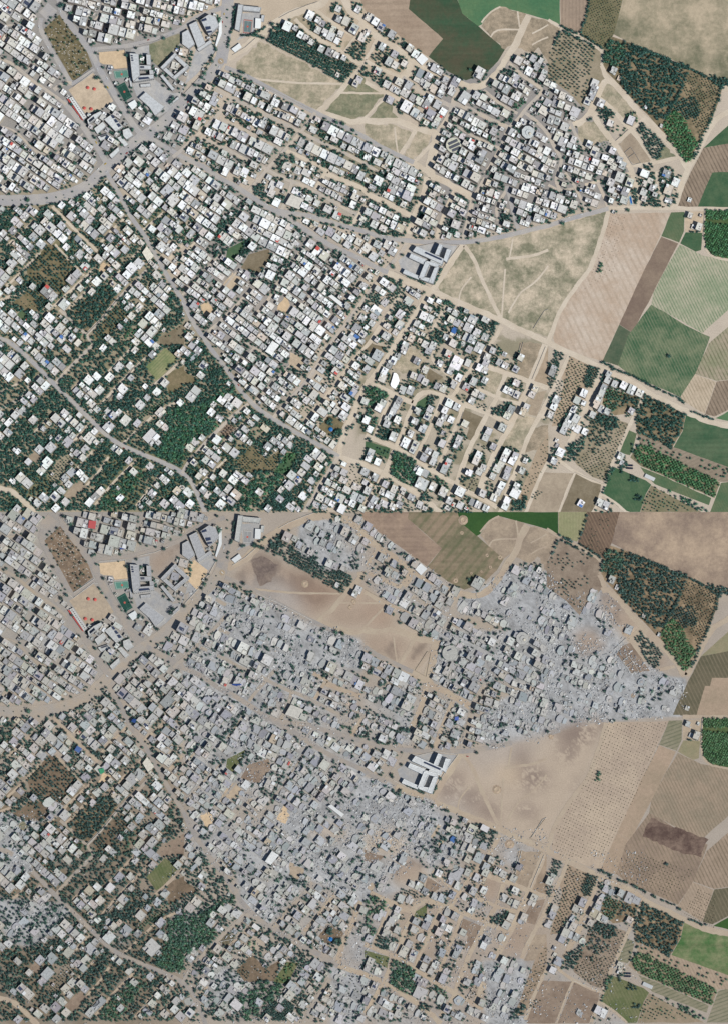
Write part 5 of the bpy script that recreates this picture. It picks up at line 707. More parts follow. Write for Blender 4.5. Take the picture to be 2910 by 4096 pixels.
for ds, ang, built, gard, (s0, s1), mx in DISTRICTS:
    poly = P(ds, 0)
    if len(poly) < 3: continue
    dm = np.zeros((RH, RW), bool); ras_poly(dm, poly); GARD[dm & (GARD == 0)] = gard
    a = math.radians(ang); c, s_ = math.cos(a), math.sin(a); cx, cy = centroid(poly)
    R = max(math.hypot(p[0] - cx, p[1] - cy) for p in poly); y = -R; row = 0
    while y < R:
        dp = rnd(s0, s1) * .98; x = -R + rnd(0, 20); 
        while x < R:
            wd = rnd(s0, s1) * rnd(.82, 1.1); dd = dp * rnd(.85, 1.08)
            u, v = cx + (x + wd / 2) * c - (y + dd / 2) * s_, cy + (x + wd / 2) * s_ + (y + dd / 2) * c
            if not (-6 < u < 2916 and -6 < v < SEAM - 8): x += 8; continue
            i, j = min(max(int(v / 2), 0), RH - 1), min(max(int(u / 2), 0), RW - 1)
            if not dm[i, j] or TKEEP[i, j] and random.random() < .93: x += 7; continue
            done = False
            for k in range(4):
                w2, d2 = wd * (1 - .12 * k), dd * (1 - .12 * k)
                if w2 < 14: break
                U, V = grid_pts(u, v, w2, d2, a)
                if blocked(OCC[0], U, V) < .03 and blocked(HMASK, U, V) < .02:
                    if random.random() < (built if gard < .6 else built * (.22 if STRIP[i, j] > .64 else 1.8)):
                        st = random.choice([2, 2, 3, 3, 4] + ([5, 5] if mx > 4 else []) + ([1, 1] if mx < 4 else [])); st = min(st, mx) * (1.22 if built >= .84 else 1.05)
                        add_house(u, v, w2, d2, a + math.radians(rnd(-1.5, 1.5)), st); done = True
                    else: done = None
                    break
            if done: x += w2 + rnd(1.0, 2.6) + (rnd(4, 9) if random.random() < .08 else 0)
            elif done is None: x += wd * rnd(.6, 1.3)
            else: x += 5
        row += 1; y += dp + (rnd(1.5, 3) if row % 2 else rnd(3, 6))
# second pass: the gaps that are left take smaller buildings
for hs in ('A -60,-60 1640,-60 B 330,10 320,600 1180,1010 1624,1235 C 430,1460 570,1530 G 390,560 200,860 560,1040 260,1535 J 1390,1040 1100,1580 I -60,1580', 'C 340,690 640,680 840,770 1080,780 1290,560 1500,490 D 60,800 300,1080 420,1060 700,1440 H 800,310 540,330 G 1624,480 900,600 640,600 560,540 560,60 C 600,1500 640,1170 200,880'):
    hm = np.zeros((RH, RW), bool); ras_poly(hm, P(hs, 0)); GARD[hm & (GARD == 0)] = .14
HARR = np.array([(h[0], h[1], h[4]) for h in HL])
for size_lo, size_hi, tries, gk in ((24, 36, 34000, .8), (17, 26, 30000, .85), (10, 17, 26000, .9)):
    for _ in range(tries):
        u, v = rnd(-4, 2914), rnd(-4, SEAM - 10); i, j = min(max(int(v / 2), 0), RH - 1), min(max(int(u / 2), 0), RW - 1)
        if GARD[i, j] == 0 or OCC[0][i, j] or HMASK[i, j] or TKEEP[i, j] and random.random() < .95 or random.random() < GARD[i, j] * gk or GARD[i, j] > .55 and STRIP[i, j] > .62: continue
        a = HARR[np.argmin(abs(HARR[:, 0] - u) + abs(HARR[:, 1] - v)), 2]; wd, dp = rnd(size_lo, size_hi), rnd(size_lo, size_hi)
        U, V = grid_pts(u, v, wd, dp, a)
        if blocked(OCC[0], U, V) < .02 and blocked(HMASK, U, V) < .015: add_house(u, v, wd, dp, a, random.choice((1, 2, 2, 3, 3) if size_lo > 20 else (1, 1, 2, 2)), 1.0)
print('HOUSES', len(HL), NHAND)
TONES = [((209, 208, 206), .36, 'pale'), ((218, 213, 205), .2, 'cream'), ((192, 192, 193), .21, 'grey'), ((246, 247, 247), .15, 'white'), ((168, 168, 170), .05, 'dull grey'), ((216, 203, 186), .02, 'sandy')]
def tone(r):
    x = r.random()
    for c, p_, n in TONES:
        if x < p_: return c, n
        x -= p_
    return TONES[0][0], TONES[0][2]
def jit(c, r, a): k = r.uniform(-a, a); return alb(*[min(255, max(0, q + k + r.uniform(-3, 3))) for q in c])
def house_parts(h, panel):
    """pieces of a flat-roofed house: [(name, MB, material)], the first is its body; and words for what shows"""
    u, v, wd, dp, a, H, seed = h; r = random.Random(seed + panel); x, y = W(u, v); A = -a; w_, d_ = wd * S, dp * S
    c, nm = tone(r)
    if panel: g = {'white': (208, 207, 205), 'cream': (190, 184, 175), 'pale': (182, 179, 174), 'sandy': (190, 176, 160), 'grey': (170, 169, 171), 'dull grey': (154, 153, 156)}[nm]; c = g
    roof = jit(c, r, 10); wc = r.choice(((158, 150, 142), (172, 164, 154), (150, 147, 145), (186, 178, 168), (196, 186, 170)) if not panel else ((206, 200, 190), (196, 190, 182), (214, 206, 192), (184, 180, 176))); wallc = jit(wc, r, 10)  # lower walls get a paler tone, sun on their faces put into colour
    def at(px, py): return x + px * math.cos(A) - py * math.sin(A), y + px * math.sin(A) + py * math.cos(A)
    body = MB(); base = rect(x, y, w_, d_, A)
    if r.random() < .34 and w_ > 10:            # a notch makes an L
        nx, ny = w_ * r.uniform(.25, .45), d_ * r.uniform(.25, .45); sx, sy = r.choice((-1, 1)), r.choice((-1, 1))
        loc = [(-w_ / 2, -d_ / 2), (w_ / 2, -d_ / 2), (w_ / 2, d_ / 2 - ny), (w_ / 2 - nx, d_ / 2 - ny), (w_ / 2 - nx, d_ / 2), (-w_ / 2, d_ / 2)]
        base = [at(px * sx, py * sy) for px, py in loc]
        body.prism([at(sx * (w_ / 2 - nx / 2 + q[0] * nx / 2), sy * (d_ / 2 - ny / 2 + q[1] * ny / 2)) for q in ((-.98, -.98), (.96, -.98), (.96, .96), (-.98, .96))], 0, H * r.uniform(.3, .75), wallc, jit(c, r, 22))
    body.prism(base, 0, H, wallc, roof); out = [['house', body, M_BUILD]]; words = []
    par = MB(); rim(par, base, H, r.uniform(.5, 1.1), .28, jit([min(255, q + 6) for q in c], r, 8)); out.append(['parapet', par, M_BUILD])
    k = r.random()
    if k < .62:
        s1, s2 = w_ * r.uniform(.2, .34), d_ * r.uniform(.2, .36); px, py = (w_ / 2 - s1 / 2 - .4) * r.choice((-1, 1)) * r.uniform(.4, 1), (d_ / 2 - s2 / 2 - .4) * r.choice((-1, 1)) * r.uniform(.3, 1)
        m = MB(); m.box(*at(px, py), H, s1, s2, r.uniform(2.2, 3), A, wallc, jit((232, 230, 226) if not panel else (190, 188, 184), r, 12)); out.append(['stair_hut', m, M_BUILD]); words.append('stair hut')
    if r.random() < (.36 if not panel else .2):
        s1, s2 = w_ * r.uniform(.3, .55), d_ * r.uniform(.25, .5); px, py = (w_ / 2 - s1 / 2 - .35) * r.choice((-1, 1)), (d_ / 2 - s2 / 2 - .35) * r.choice((-1, 1)); q = r.random()
        cc, wn = ((250, 251, 252), 'white roof shed') if q < .86 else ((206, 96, 88), 'red roof') if q < .91 else ((92, 130, 190), 'blue sheeting') if q < .94 else ((168, 178, 184), 'grey metal roof')
        if panel: cc = tuple(min(255, z * .8 + 22) for z in cc)
        m = MB(); m.box(*at(px, py), H + 1.9, s1, s2, .3, A, alb(*cc), None, True)
        for qx, qy in ((-1, -1), (1, -1), (1, 1), (-1, 1)): m.box(*at(px + qx * s1 * .44, py + qy * s2 * .44), H, .25, .25, 1.95, A, wallc)
        out.append(['roof_shed', m, M_PAINT]); words.append(wn)
    n = r.choice((0, 1, 2, 2, 3, 4)); px0, py0 = w_ * r.uniform(-.3, .3), d_ * r.uniform(-.3, .3)
    for i in range(n):
        m = MB(); m.prism(ngon(*at(px0 + (i % 2) * 1.9 + r.uniform(-.3, .3), py0 + (i // 2) * 1.8), .75, 7), H, H + r.uniform(1.2, 1.8), alb(48, 52, 58) if r.random() < .75 else alb(225, 225, 225)); out.append(['water_tank', m, M_PAINT])
    for i in range(r.choice((0, 0, 1, 1, 2, 3))):
        m = MB(); m.box(*at(w_ * r.uniform(-.4, .4), d_ * r.uniform(-.4, .4)), H, r.uniform(.8, 3.4), r.uniform(.5, 1.6), r.uniform(.4, 1.3), A + r.choice((0, 1.57)), jit((130, 128, 126), r, 40), jit((160, 156, 150), r, 50)); out.append(['roof_clutter', m, M_BUILD])
    if r.random() < .06:
        m = MB(); q = [at(w_ * z[0], d_ * z[1]) for z in ((-.35, -.3), (.2, -.3), (.2, .05), (-.35, .05))]; m.prism(q, H + .2, [H + .5, H + .5, H + 1.2, H + 1.2], alb(70, 78, 100)); out.append(['solar_panel', m, M_PAINT]); words.append('dark solar panel')
    return out, nm, words, n
def slab(mb, pts, z0, tx, ty, th, col, cx, cy, top=None):
    """a tilted plate"""
    zt = [z0 + (p[0] - cx) * tx + (p[1] - cy) * ty + th for p in pts]; mb.prism(pts, [z - th for z in zt], zt, col, top, True)
def ragged(x, y, w_, d_, A, r, n=9, amt=.22):
    out = []
    for k in range(n):
        t = 2 * math.pi * k / n + r.uniform(-.15, .15); q = max(abs(math.cos(t)), abs(math.sin(t))); e = 1 - r.uniform(0, amt)
        px, py = math.cos(t) / q * w_ / 2 * e, math.sin(t) / q * d_ / 2 * e; out.append((x + px * math.cos(A) - py * math.sin(A), y + px * math.sin(A) + py * math.cos(A)))
    return out
GREYS = [(180, 181, 182), (186, 184, 181), (172, 174, 177), (193, 191, 187), (162, 164, 168)]
def chunks(mb, x, y, rad, n, r, zmax=1.6):
    for _ in range(n):
        t, q = r.uniform(0, 6.28), rad * math.sqrt(r.random()); px, py = x + q * math.cos(t), y + q * math.sin(t); s1 = r.uniform(.4, 2.2); c = r.choice(((176, 176, 178), (150, 150, 154), (206, 204, 200), (128, 126, 130), (190, 182, 170)))
        slab(mb, rect(px, py, s1, s1 * r.uniform(.3, .9), r.uniform(0, 3)), r.uniform(0, zmax), r.uniform(-.5, .5), r.uniform(-.5, .5), r.uniform(.15, .5), jit(c, r, 14), px, py)
def damaged_parts(h):
    u, v, wd, dp, a, H, seed = h; r = random.Random(seed + 5); x, y = W(u, v); A = -a; w_, d_ = wd * S, dp * S; H = min(H, r.uniform(5, 10)); c = r.choice(GREYS)
    def at(px, py): return x + px * math.cos(A) - py * math.sin(A), y + px * math.sin(A) + py * math.cos(A)
    wc = jit(r.choice(((204, 198, 190), (192, 188, 182), (212, 206, 196), (176, 174, 172))), r, 10); out = []  # pale wall tones carry the look of sunlit faces
    k = r.uniform(.5, .82); sx, sy = r.choice((-1, 1)), r.choice((-1, 1))
    n1, n2 = w_ * (1 - k), d_ * r.uniform(.35, .8)
    loc = [(-w_ / 2, -d_ / 2), (w_ / 2, -d_ / 2), (w_ / 2, d_ / 2 - n2), (w_ / 2 - n1 * .5, d_ / 2 - n2 * r.uniform(.8, 1)), (w_ / 2 - n1, d_ / 2 - n2 * .5), (w_ / 2 - n1 * r.uniform(.9, 1.2), d_ / 2), (-w_ / 2, d_ / 2)]
    base = [at(px * sx, py * sy) for px, py in loc]; m = MB(); m.prism(base, 0, H, wc, jit(c, r, 12)); out.append(['damaged_house', m, M_RUB])
    m = MB(); rim(m, base[:1] + base[1:3] + base[5:], H, .7, .3, jit([q + 10 for q in c], r, 8)); out.append(['parapet', m, M_RUB])
    px, py = sx * (w_ / 2 - n1 * .45), sy * (d_ / 2 - n2 * .45); cx, cy = at(px, py)
    m = MB(); slab(m, ragged(cx, cy, n1 * 1.15, n2 * 1.1, A, r), H * r.uniform(.15, .45), r.uniform(-.5, .5), r.uniform(-.5, .5), .35, jit(c, r, 16), cx, cy); out.append(['fallen_slab', m, M_RUB])
    m = MB(); ex, ey = at(sx * (w_ / 2 + 1), sy * (d_ / 2 - n2 / 2)); chunks(m, ex, ey, max(n1, n2) * .6, 12, r); out.append(['debris', m, M_RUB])
    if r.random() < .55: m = MB(); m.box(*at(-sx * w_ * .25, r.uniform(-.2, .2) * d_), H, w_ * .25, d_ * .28, 2.4, A, wc, jit((184, 182, 178), r, 12)); out.append(['stair_hut', m, M_RUB])
    for i in range(r.choice((0, 1, 2, 3))):
        m = MB(); m.box(*at(-sx * w_ * r.uniform(.0, .35), d_ * r.uniform(-.35, .35)), H, r.uniform(.6, 1.8), r.uniform(.6, 1.4), r.uniform(.4, 1.2), A, alb(70, 70, 74)); out.append(['water_tank', m, M_RUB])
    return out, ('south-west' if sx * sy > 0 else 'east')
def collapsed_parts(h):
    u, v, wd, dp, a, H, seed = h; r = random.Random(seed + 9); x, y = W(u, v); A = -a + r.uniform(-.12, .12); w_, d_ = wd * S * 1.08, dp * S * 1.08; c = r.choice(GREYS); out = []
    def at(px, py): return x + px * math.cos(A) - py * math.sin(A), y + px * math.sin(A) + py * math.cos(A)
    m = MB(); z = r.uniform(1.6, 5.2); tx, ty = r.uniform(-.18, .18), r.uniform(-.18, .18); n = r.uniform(.55, .85)
    cx, cy = at(-w_ * (1 - n) / 2, 0); rg = ragged(cx, cy, w_ * n, d_, A, r); slab(m, rg, z, tx, ty, .45, jit((198, 196, 192), r, 14), cx, cy, jit(c, r, 16)); m.prism([(cx + (q[0] - cx) * .86, cy + (q[1] - cy) * .86) for q in rg], 0, [max(.2, z - .5 + (q[0] - cx) * .86 * tx + (q[1] - cy) * .86 * ty) for q in rg], jit((190, 186, 180), r, 14)); out.append(['collapsed_house', m, M_RUB])  # slab edges and crushed base coloured paler to read as lit faces
    m = MB(); cx, cy = at(w_ * n / 2, r.uniform(-.1, .1) * d_); slab(m, ragged(cx, cy, w_ * (1 - n) * 1.1, d_ * .8, A, r), z * .4, r.uniform(-.4, .4), r.uniform(-.3, .3), .4, jit(c, r, 18), cx, cy); out.append(['broken_slab', m, M_RUB])
    m = MB(); chunks(m, x, y, max(w_, d_) * .68, 16, r, 1.8); out.append(['debris', m, M_RUB])
    if r.random() < .5:
        m = MB(); cx, cy = at(r.uniform(-.2, .2) * w_, r.uniform(-.2, .2) * d_); slab(m, ragged(cx, cy, w_ * .35, d_ * .4, A + .5, r, 7), z + .9, r.uniform(-.3, .3), r.uniform(-.3, .3), .4, jit((186, 184, 180), r, 14), cx, cy); out.append(['broken_slab', m, M_RUB])
    return out
def emit(parts, u, v):
    o = W(u, v); root = parts[0][1].build(parts[0][0], parts[0][2], None, o)
    for n, m, mt in parts[1:]:
        c = m.build(n, mt, root, o)
        if n == 'debris': c['kind'] = 'stuff'
    return root
def merge(dst, parts):
    for n, m, mt in parts: b = len(dst.v); dst.v += m.v; dst.f += [tuple(i + b for i in f) for f in m.f]; dst.c += m.c
upper = sorted(HL, key=lambda h: -h[2] * h[3]); mass = MB()
GROUPS = ('houses of the intact town', 'dusty houses still standing', 'damaged houses', 'collapsed houses')
for i, h in enumerate(upper):
    parts, nm, words, n = house_parts(h, 0)
    if i < 300:
        size = 'large' if h[2] * h[3] > 1500 else 'broad' if h[2] * h[3] > 1250 else 'square'
        txt = f'{size} {nm}-roofed house' + (f" with {words[-1]}" if words else ' without roof huts'); thing(emit(parts, h[0], h[1]), 'house', h[0], h[1], txt, GROUPS[0], 0)
    else: merge(mass, parts)
kind(mass.build('houses', M_BUILD), 'stuff')
LOWH = []
for h in HL:
    u, v = low(h[0], h[1])
    if v < SEAM + 8: continue
    s = sev(u, v); r = random.Random(h[6] + 77).random(); k = (s - .5) * 1.0
    cls = 3 if r < max(0, k) else 2 if r < max(0, (s - .2) * 1.12) else 1 if r < s * 1.25 else 0
    f = 1.08 if random.random() < .5 else 1.0
    LOWH.append(((u + (rnd(-4, 4) if s > .3 else 0), v + (rnd(-4, 4) if s > .3 else 0), h[2] * f, h[3] * f, h[4], h[5] * .9, h[6]), cls, s))
LOWH.sort(key=lambda q: -q[0][2] * q[0][3]); cnt = [0, 0, 0, 0]; masses = [MB(), MB(), MB()]; LIM = (220, 260, 260)
for h, cls, s in LOWH:
    if cls == 3: continue
    cnt[cls] += 1; size = 'large' if h[2] * h[3] > 1500 else 'broad' if h[2] * h[3] > 1200 else 'square'
    if cls == 0: parts, nm, words, n = house_parts(h, 1); parts[0][0] = 'dusty_house'; txt = f'{size} {nm}-roofed standing house' + (f' with {words[-1]}' if words else '')
    elif cls == 1: parts, side = damaged_parts(h); txt = f'{size} damaged house with fallen roof corner'
    else: parts = collapsed_parts(h); txt = f'{size} collapsed house of tilted grey slabs'
    if cnt[cls] <= LIM[cls]: thing(emit(parts, h[0], h[1]), ('dusty house', 'damaged house', 'collapsed house')[cls], h[0], h[1], txt, GROUPS[cls + 1], 1)
    else: merge(masses[cls], parts)
for m, n in zip(masses, ('dusty_houses', 'damaged_houses', 'collapsed_houses')):
    if m.f: kind(m.build(n, M_RUB), 'stuff')
print('LOWER', cnt)
# ------------------------------------------------------------------ rubble
def boxes_np(name, X, Y, Z, sx, sy, sz, yaw, tilt, col, m):
    n = len(X); base = np.array([(-1, -1, -1), (1, -1, -1), (1, 1, -1), (-1, 1, -1), (-1, -1, 1), (1, -1, 1), (1, 1, 1), (-1, 1, 1)]) * .5
    v = base[None] * np.stack([sx, sy, sz], 1)[:, None, :]; ct, st_ = np.cos(tilt)[:, None], np.sin(tilt)[:, None]
    x, z = v[..., 0] * ct - v[..., 2] * st_, v[..., 0] * st_ + v[..., 2] * ct; c, s_ = np.cos(yaw)[:, None], np.sin(yaw)[:, None]
    V = np.stack([X[:, None] + x * c - v[..., 1] * s_, Y[:, None] + x * s_ + v[..., 1] * c, Z[:, None] + z], 2).reshape(-1, 3)
    t = np.array([(4, 5, 6), (4, 6, 7), (0, 1, 5), (0, 5, 4), (1, 2, 6), (1, 6, 5), (2, 3, 7), (2, 7, 6), (3, 0, 4), (3, 4, 7)])
    F = (np.arange(n)[:, None, None] * 8 + t[None]).reshape(-1, 3); return kind(np_obj(name, V, F, np.repeat(col, 10, 0), m), 'stuff')
N_ = 170000; U = RNG.uniform(0, 2910, N_); V_ = RNG.uniform(SEAM + 8, 4096, N_); sv = SEV[((V_ - SEAM) / 2).astype(int).clip(0, RH - 1), (U / 2).astype(int).clip(0, RW - 1)]
cl = fbm(RH, RW, 40, 4, 21)[((V_ - SEAM) / 2).astype(int).clip(0, RH - 1), (U / 2).astype(int).clip(0, RW - 1)]
keep = RNG.random(N_) < np.clip(sv - .16, 0, 1) * 1.5 * sstep(cl, .34, .6); U, V_ = U[keep], V_[keep]; n = len(U); pal = np.array([alb(*c) for c in ((184, 186, 188), (162, 165, 168), (218, 218, 219), (238, 239, 240), (122, 122, 128), (196, 187, 177))]); big = RNG.random(n) ** 3
boxes_np('rubble', (U - 1455) * S, (2048 - V_) * S, RNG.uniform(.1, 1.6, n), .8 + 4.6 * big, .5 + 2.4 * big * RNG.random(n), RNG.uniform(.2, .9, n), RNG.uniform(0, 6.3, n), RNG.uniform(-.5, .5, n), pal[RNG.choice(6, n, p=[.3, .22, .18, .07, .13, .1])], M_RUB)
# ------------------------------------------------------------------ trees
TR = [[], []]                                # u, v, radius (photo px), tint, group weight
TREEM = np.zeros((RH, RW), bool)
def grow(s, sp, keep, rr, tint, ang, surv):
    poly = P(s, 0)
    if len(poly) < 3: return
    m = np.zeros((RH, RW), bool); ras_poly(m, poly); TREEM[m] = True
    cx, cy = centroid(poly); R = int(max(math.hypot(p[0] - cx, p[1] - cy) for p in poly) / sp) + 2; a = math.radians(ang if ang is not None else 30); c, s_ = math.cos(a), math.sin(a); jt = .16 if ang is not None else .42
    off = rnd(0, 9); cl = np.random.default_rng(abs(int(cx * 7 + cy))).random((24, 24))
    for i in range(-R, R + 1):
        for k in range(-R, R + 1):
            x, y = (i + rnd(-jt, jt)) * sp, (k + rnd(-jt, jt) + (.5 * (i % 2) if ang is None else 0)) * sp; u, v = cx + x * c - y * s_, cy + x * s_ + y * c
            if not (-20 < u < 2930 and -20 < v < SEAM - 2): continue
            if not m[min(max(int(v / 2), 0), RH - 1), min(max(int(u / 2), 0), RW - 1)] or HMASK[min(max(int(v / 2), 0), RH - 1), min(max(int(u / 2), 0), RW - 1)]: continue
            kk = keep if keep > .93 else keep * (.55 + .9 * cl[int(u / 26) % 24, int(v / 26) % 24]) if ang is None or keep < .75 else keep
            if random.random() > kk: continue
            r = rnd(*rr); TR[0].append((u, v, r, tint + rnd(-.45, .55), .3))
            u2, v2 = low(u, v); sv_ = sev(u2, v2)
            patch = cl[int(u / 40 + 5) % 24, int(v / 40 + 9) % 24]
            if v2 > SEAM + 6 and (patch * .5 + random.random() * .5) < surv * (1 - max(0, sv_ - .5)): TR[1].append((u2, v2, r * rnd(.85, 1.05), tint + rnd(-.3, .5), .3))
for g in GROVES: grow(*g)
def single(u, v, r, tint, both=.8, wgt=1.0):
    TR[0].append((u, v, r, tint, wgt)); u2, v2 = low(u, v)
    if v2 > SEAM + 6 and random.random() < both * (1 - sev(u2, v2) * .75): TR[1].append((u2, v2, r * rnd(.9, 1.1), tint, wgt))
for u, v in pp(TREE_SPOTS): single(u, v, rnd(6.5, 10.5), rnd(-.2, .9), .9, 1.6)
for s in HEDGES:
    pts = pp(s)
    for a, b in zip(pts[:-1], pts[1:]):
        L = math.hypot(b[0] - a[0], b[1] - a[1])
        for k in range(int(L / 8)): t = (k + rnd(0, .6)) * 8 / L; single(a[0] + (b[0] - a[0]) * t + rnd(-3, 3), a[1] + (b[1] - a[1]) * t + rnd(-3, 3), rnd(4.5, 7.5), rnd(-.3, .6), .8, .5)
for panel, wd, q in ROADLINES:                # planted median of the two avenues
    if wd > 40 and panel == 0:
        for k in range(2, len(q) - 2, 2):
            if random.random() < .75: single(q[k][0] + rnd(-2, 2), q[k][1] + rnd(-2, 2), rnd(2.4, 4.6), rnd(0, .6), .7, .4)
gcl = fbm(RH, RW, 46, 3, 31)
for i in range(0, RH, 4):                     # garden trees between the houses
    for j in range(0, RW, 4):
        g = GARD[i, j]
        if g == 0 or OCC[0][i, j] or HMASK[i, j] or TREEM[i, j]: continue
        if random.random() < (g * 1.0 + .16) * sstep(gcl[i, j], .40 - g * .28, .62 - g * .28) * 1.25 if g < .55 or STRIP[i, j] < .6 else random.random() < .93: single(j * 2 + rnd(-4, 4), i * 2 + rnd(-4, 4), rnd(3.6, 7.2), rnd(-.4, .9), .75, 1.0)
for i in range(0, RH, 4):                     # trees beside the houses on the sandy grid
    for j in range(int(1000 / 2), RW, 4):
        if GARD[i, j] == 0 and not OCC[0][i, j] and not HMASK[i, j] and not TREEM[i, j] and HMASK[max(i - 10, 0):i + 10, max(j - 10, 0):j + 10].mean() > .1 and random.random() < .85 * sstep(gcl[i, j], .34, .54): single(j * 2 + rnd(-3, 3), i * 2 + rnd(-3, 3), rnd(3.4, 6.4), rnd(-.4, .8), .6, 1.0)
TINT = [(.030, .072, .062), (.040, .102, .070), (.058, .155, .066), (.060, .086, .062)]
def tint_of(t, panel):
    t = min(max(t, 0), 3); i = min(int(t), 2); f = t - i; c = [TINT[i][k] * (1 - f) + TINT[i + 1][k] * f for k in range(3)]
    if panel: c = [c[0] * 1.12 + .006, c[1] * .96 + .004, c[2] * .98 + .006]
    k = rnd(.65, 1.45); return [q * k for q in c]
def crown_template(seed, core=True, leaves=26):
    r = np.random.default_rng(seed); V, F = [], []
    ph = (1 + 5 ** .5) / 2; ico = np.array([(-1, ph, 0), (1, ph, 0), (-1, -ph, 0), (1, -ph, 0), (0, -1, ph), (0, 1, ph), (0, -1, -ph), (0, 1, -ph), (ph, 0, -1), (ph, 0, 1), (-ph, 0, -1), (-ph, 0, 1)]) / 1.902
    fi = [(0, 11, 5), (0, 5, 1), (0, 1, 7), (0, 7, 10), (0, 10, 11), (1, 5, 9), (5, 11, 4), (11, 10, 2), (10, 7, 6), (7, 1, 8), (3, 9, 4), (3, 4, 2), (3, 2, 6), (3, 6, 8), (3, 8, 9), (4, 9, 5), (2, 4, 11), (6, 2, 10), (8, 6, 7), (9, 8, 1)]
    V += list(ico * (r.uniform(.55, .95, (12, 1))) * np.array([.82, .82, .7])); F += fi
    for _ in range(leaves):
        d = r.normal(size=3); d /= np.linalg.norm(d); d[2] = abs(d[2]) * .9 - .12; p = d * r.uniform(.62, 1.02); n = len(V); e1, e2 = r.normal(size=3), r.normal(size=3); s_ = r.uniform(.24, .46)
        V += [p, p + e1 / np.linalg.norm(e1) * s_, p + e2 / np.linalg.norm(e2) * s_]; F.append((n, n + 1, n + 2))
    return np.array(V), np.array(F)
TPL = [crown_template(k) for k in range(8)]; TPLS = [crown_template(40 + k, leaves=10) for k in range(5)]
TRUNK_C = alb(96, 82, 68)
def tree_soup(name, trees, panel, tpl):
    Vs, Fs, Cs = [], [], []; n = 0; tr = sorted(trees, key=lambda q: q[0]); arr = np.array([q[:4] for q in tr])
    if not len(arr): return
    idx = RNG.integers(0, len(tpl), len(arr))
    for k, (V, F) in enumerate(tpl):
        q = arr[idx == k]; m = len(q)
        if not m: continue
        yaw = RNG.uniform(0, 6.3, m); c, s_ = np.cos(yaw)[:, None], np.sin(yaw)[:, None]; R = (q[:, 2] * S * 1.16)[:, None]
        x, y = (V[None, :, 0] * c - V[None, :, 1] * s_) * R * 1.05, (V[None, :, 0] * s_ + V[None, :, 1] * c) * R * 1.05; z = V[None, :, 2] * R * 1.05 + R * 1.25
        X = ((q[:, 0] - 1455) * S)[:, None] + x; Y = ((2048 - q[:, 1]) * S)[:, None] + y
        Vs.append(np.stack([X, Y, z], 2).reshape(-1, 3)); Fs.append((F[None] + (np.arange(m) * len(V))[:, None, None]).reshape(-1, 3) + n); n += m * len(V)
        col = np.array([tint_of(t, panel) for t in q[:, 3]]); cc = np.repeat(col, len(F), 0).reshape(m, len(F), 3) * RNG.uniform(.7, 1.4, (m, len(F), 1)); Cs.append(cc.reshape(-1, 3))
        # trunks, one thin pyramid for each tree
        ang = np.array([0, 2.09, 4.19]); tx = ((q[:, 0] - 1455) * S)[:, None] + np.cos(ang)[None] * R * .09; ty = ((2048 - q[:, 1]) * S)[:, None] + np.sin(ang)[None] * R * .09
        low_ = np.stack([tx, ty, np.zeros_like(tx)], 2); top = np.stack([(q[:, 0] - 1455) * S, (2048 - q[:, 1]) * S, R[:, 0]], 1)[:, None]
        Vs.append(np.concatenate([low_, top], 1).reshape(-1, 3)); f = np.array([(0, 1, 3), (1, 2, 3), (2, 0, 3)]); Fs.append((f[None] + (np.arange(m) * 4)[:, None, None]).reshape(-1, 3) + n); n += m * 4; Cs.append(np.repeat(np.array([TRUNK_C]), m * 3, 0))
    kind(np_obj(name, np.concatenate(Vs), np.concatenate(Fs), np.concatenate(Cs), M_FOL), 'stuff')
def tri_mesh(name, V, F, C):
    me = bpy.data.meshes.new(name); me.from_pydata([tuple(p) for p in V], [], [tuple(int(i) for i in f) for f in F]); me.materials.append(M_FOL)
    at = me.attributes.new('Col', 'FLOAT_COLOR', 'FACE'); at.data.foreach_set('color', np.hstack([C, np.ones((len(F), 1))]).astype(np.float32).ravel()); return me
TREE_MESH = {}
TN = ('dark bushy', 'green leafy', 'bright green', 'grey-green')
for panel in (0, 1):
    tr = sorted(TR[panel], key=lambda q: -q[2] * q[4]); ind = tr[:150]; rest = tr[150:]
    for u, v, r, t, _ in ind:
        ti = min(max(int(round(t)), 0), 2); k = random.randrange(5)
        if (ti, k, panel) not in TREE_MESH:
            V, F = crown_template(100 + k + 10 * ti, leaves=70); C = np.array([tint_of(ti, panel)]) * RNG.uniform(.7, 1.5, (len(F), 1)); cm = tri_mesh('crown', V + np.array([0, 0, 1.25]), F, C); tm = MB()
            pts0, pts1 = ngon(0, 0, .1, 6), ngon(0, 0, .06, 6); tm.prism(pts0, 0, .8, TRUNK_C)
            for b_ in range(4): a = b_ * 1.57 + .4; tm.face([(0, 0, .7), (.05 * math.cos(a + 1.57), .05 * math.sin(a + 1.57), .75), (.55 * math.cos(a), .55 * math.sin(a), 1.3)], TRUNK_C)
            TREE_MESH[(ti, k, panel)] = (cm, tm)
        cm, tm = TREE_MESH[(ti, k, panel)]
        if not isinstance(tm, bpy.types.Mesh):
            to = tm.build('trunk', M_FOL); tm = to.data; bpy.data.objects.remove(to); TREE_MESH[(ti, k, panel)] = (cm, tm)
        root = empty('tree', u, v); s_ = r * S * 1.1; root.scale = (s_, s_, s_); root.rotation_euler = (0, 0, rnd(0, 6.3))
        for nme, me in (('crown', cm), ('trunk', tm)): o = bpy.data.objects.new(nme, me); COL.objects.link(o); o.parent = root
        thing(root, 'tree', u, v, f"{'broad' if r > 8 else 'round'} {TN[ti]} tree standing", 'trees of the intact town' if panel == 0 else 'trees left in the damaged town', panel)
    tree_soup('orchard_trees', [q for q in rest if q[2] >= 4], panel, TPL); tree_soup('small_orchard_trees', [q for q in rest if q[2] < 4], panel, TPLS); print('TREES', panel, len(rest))
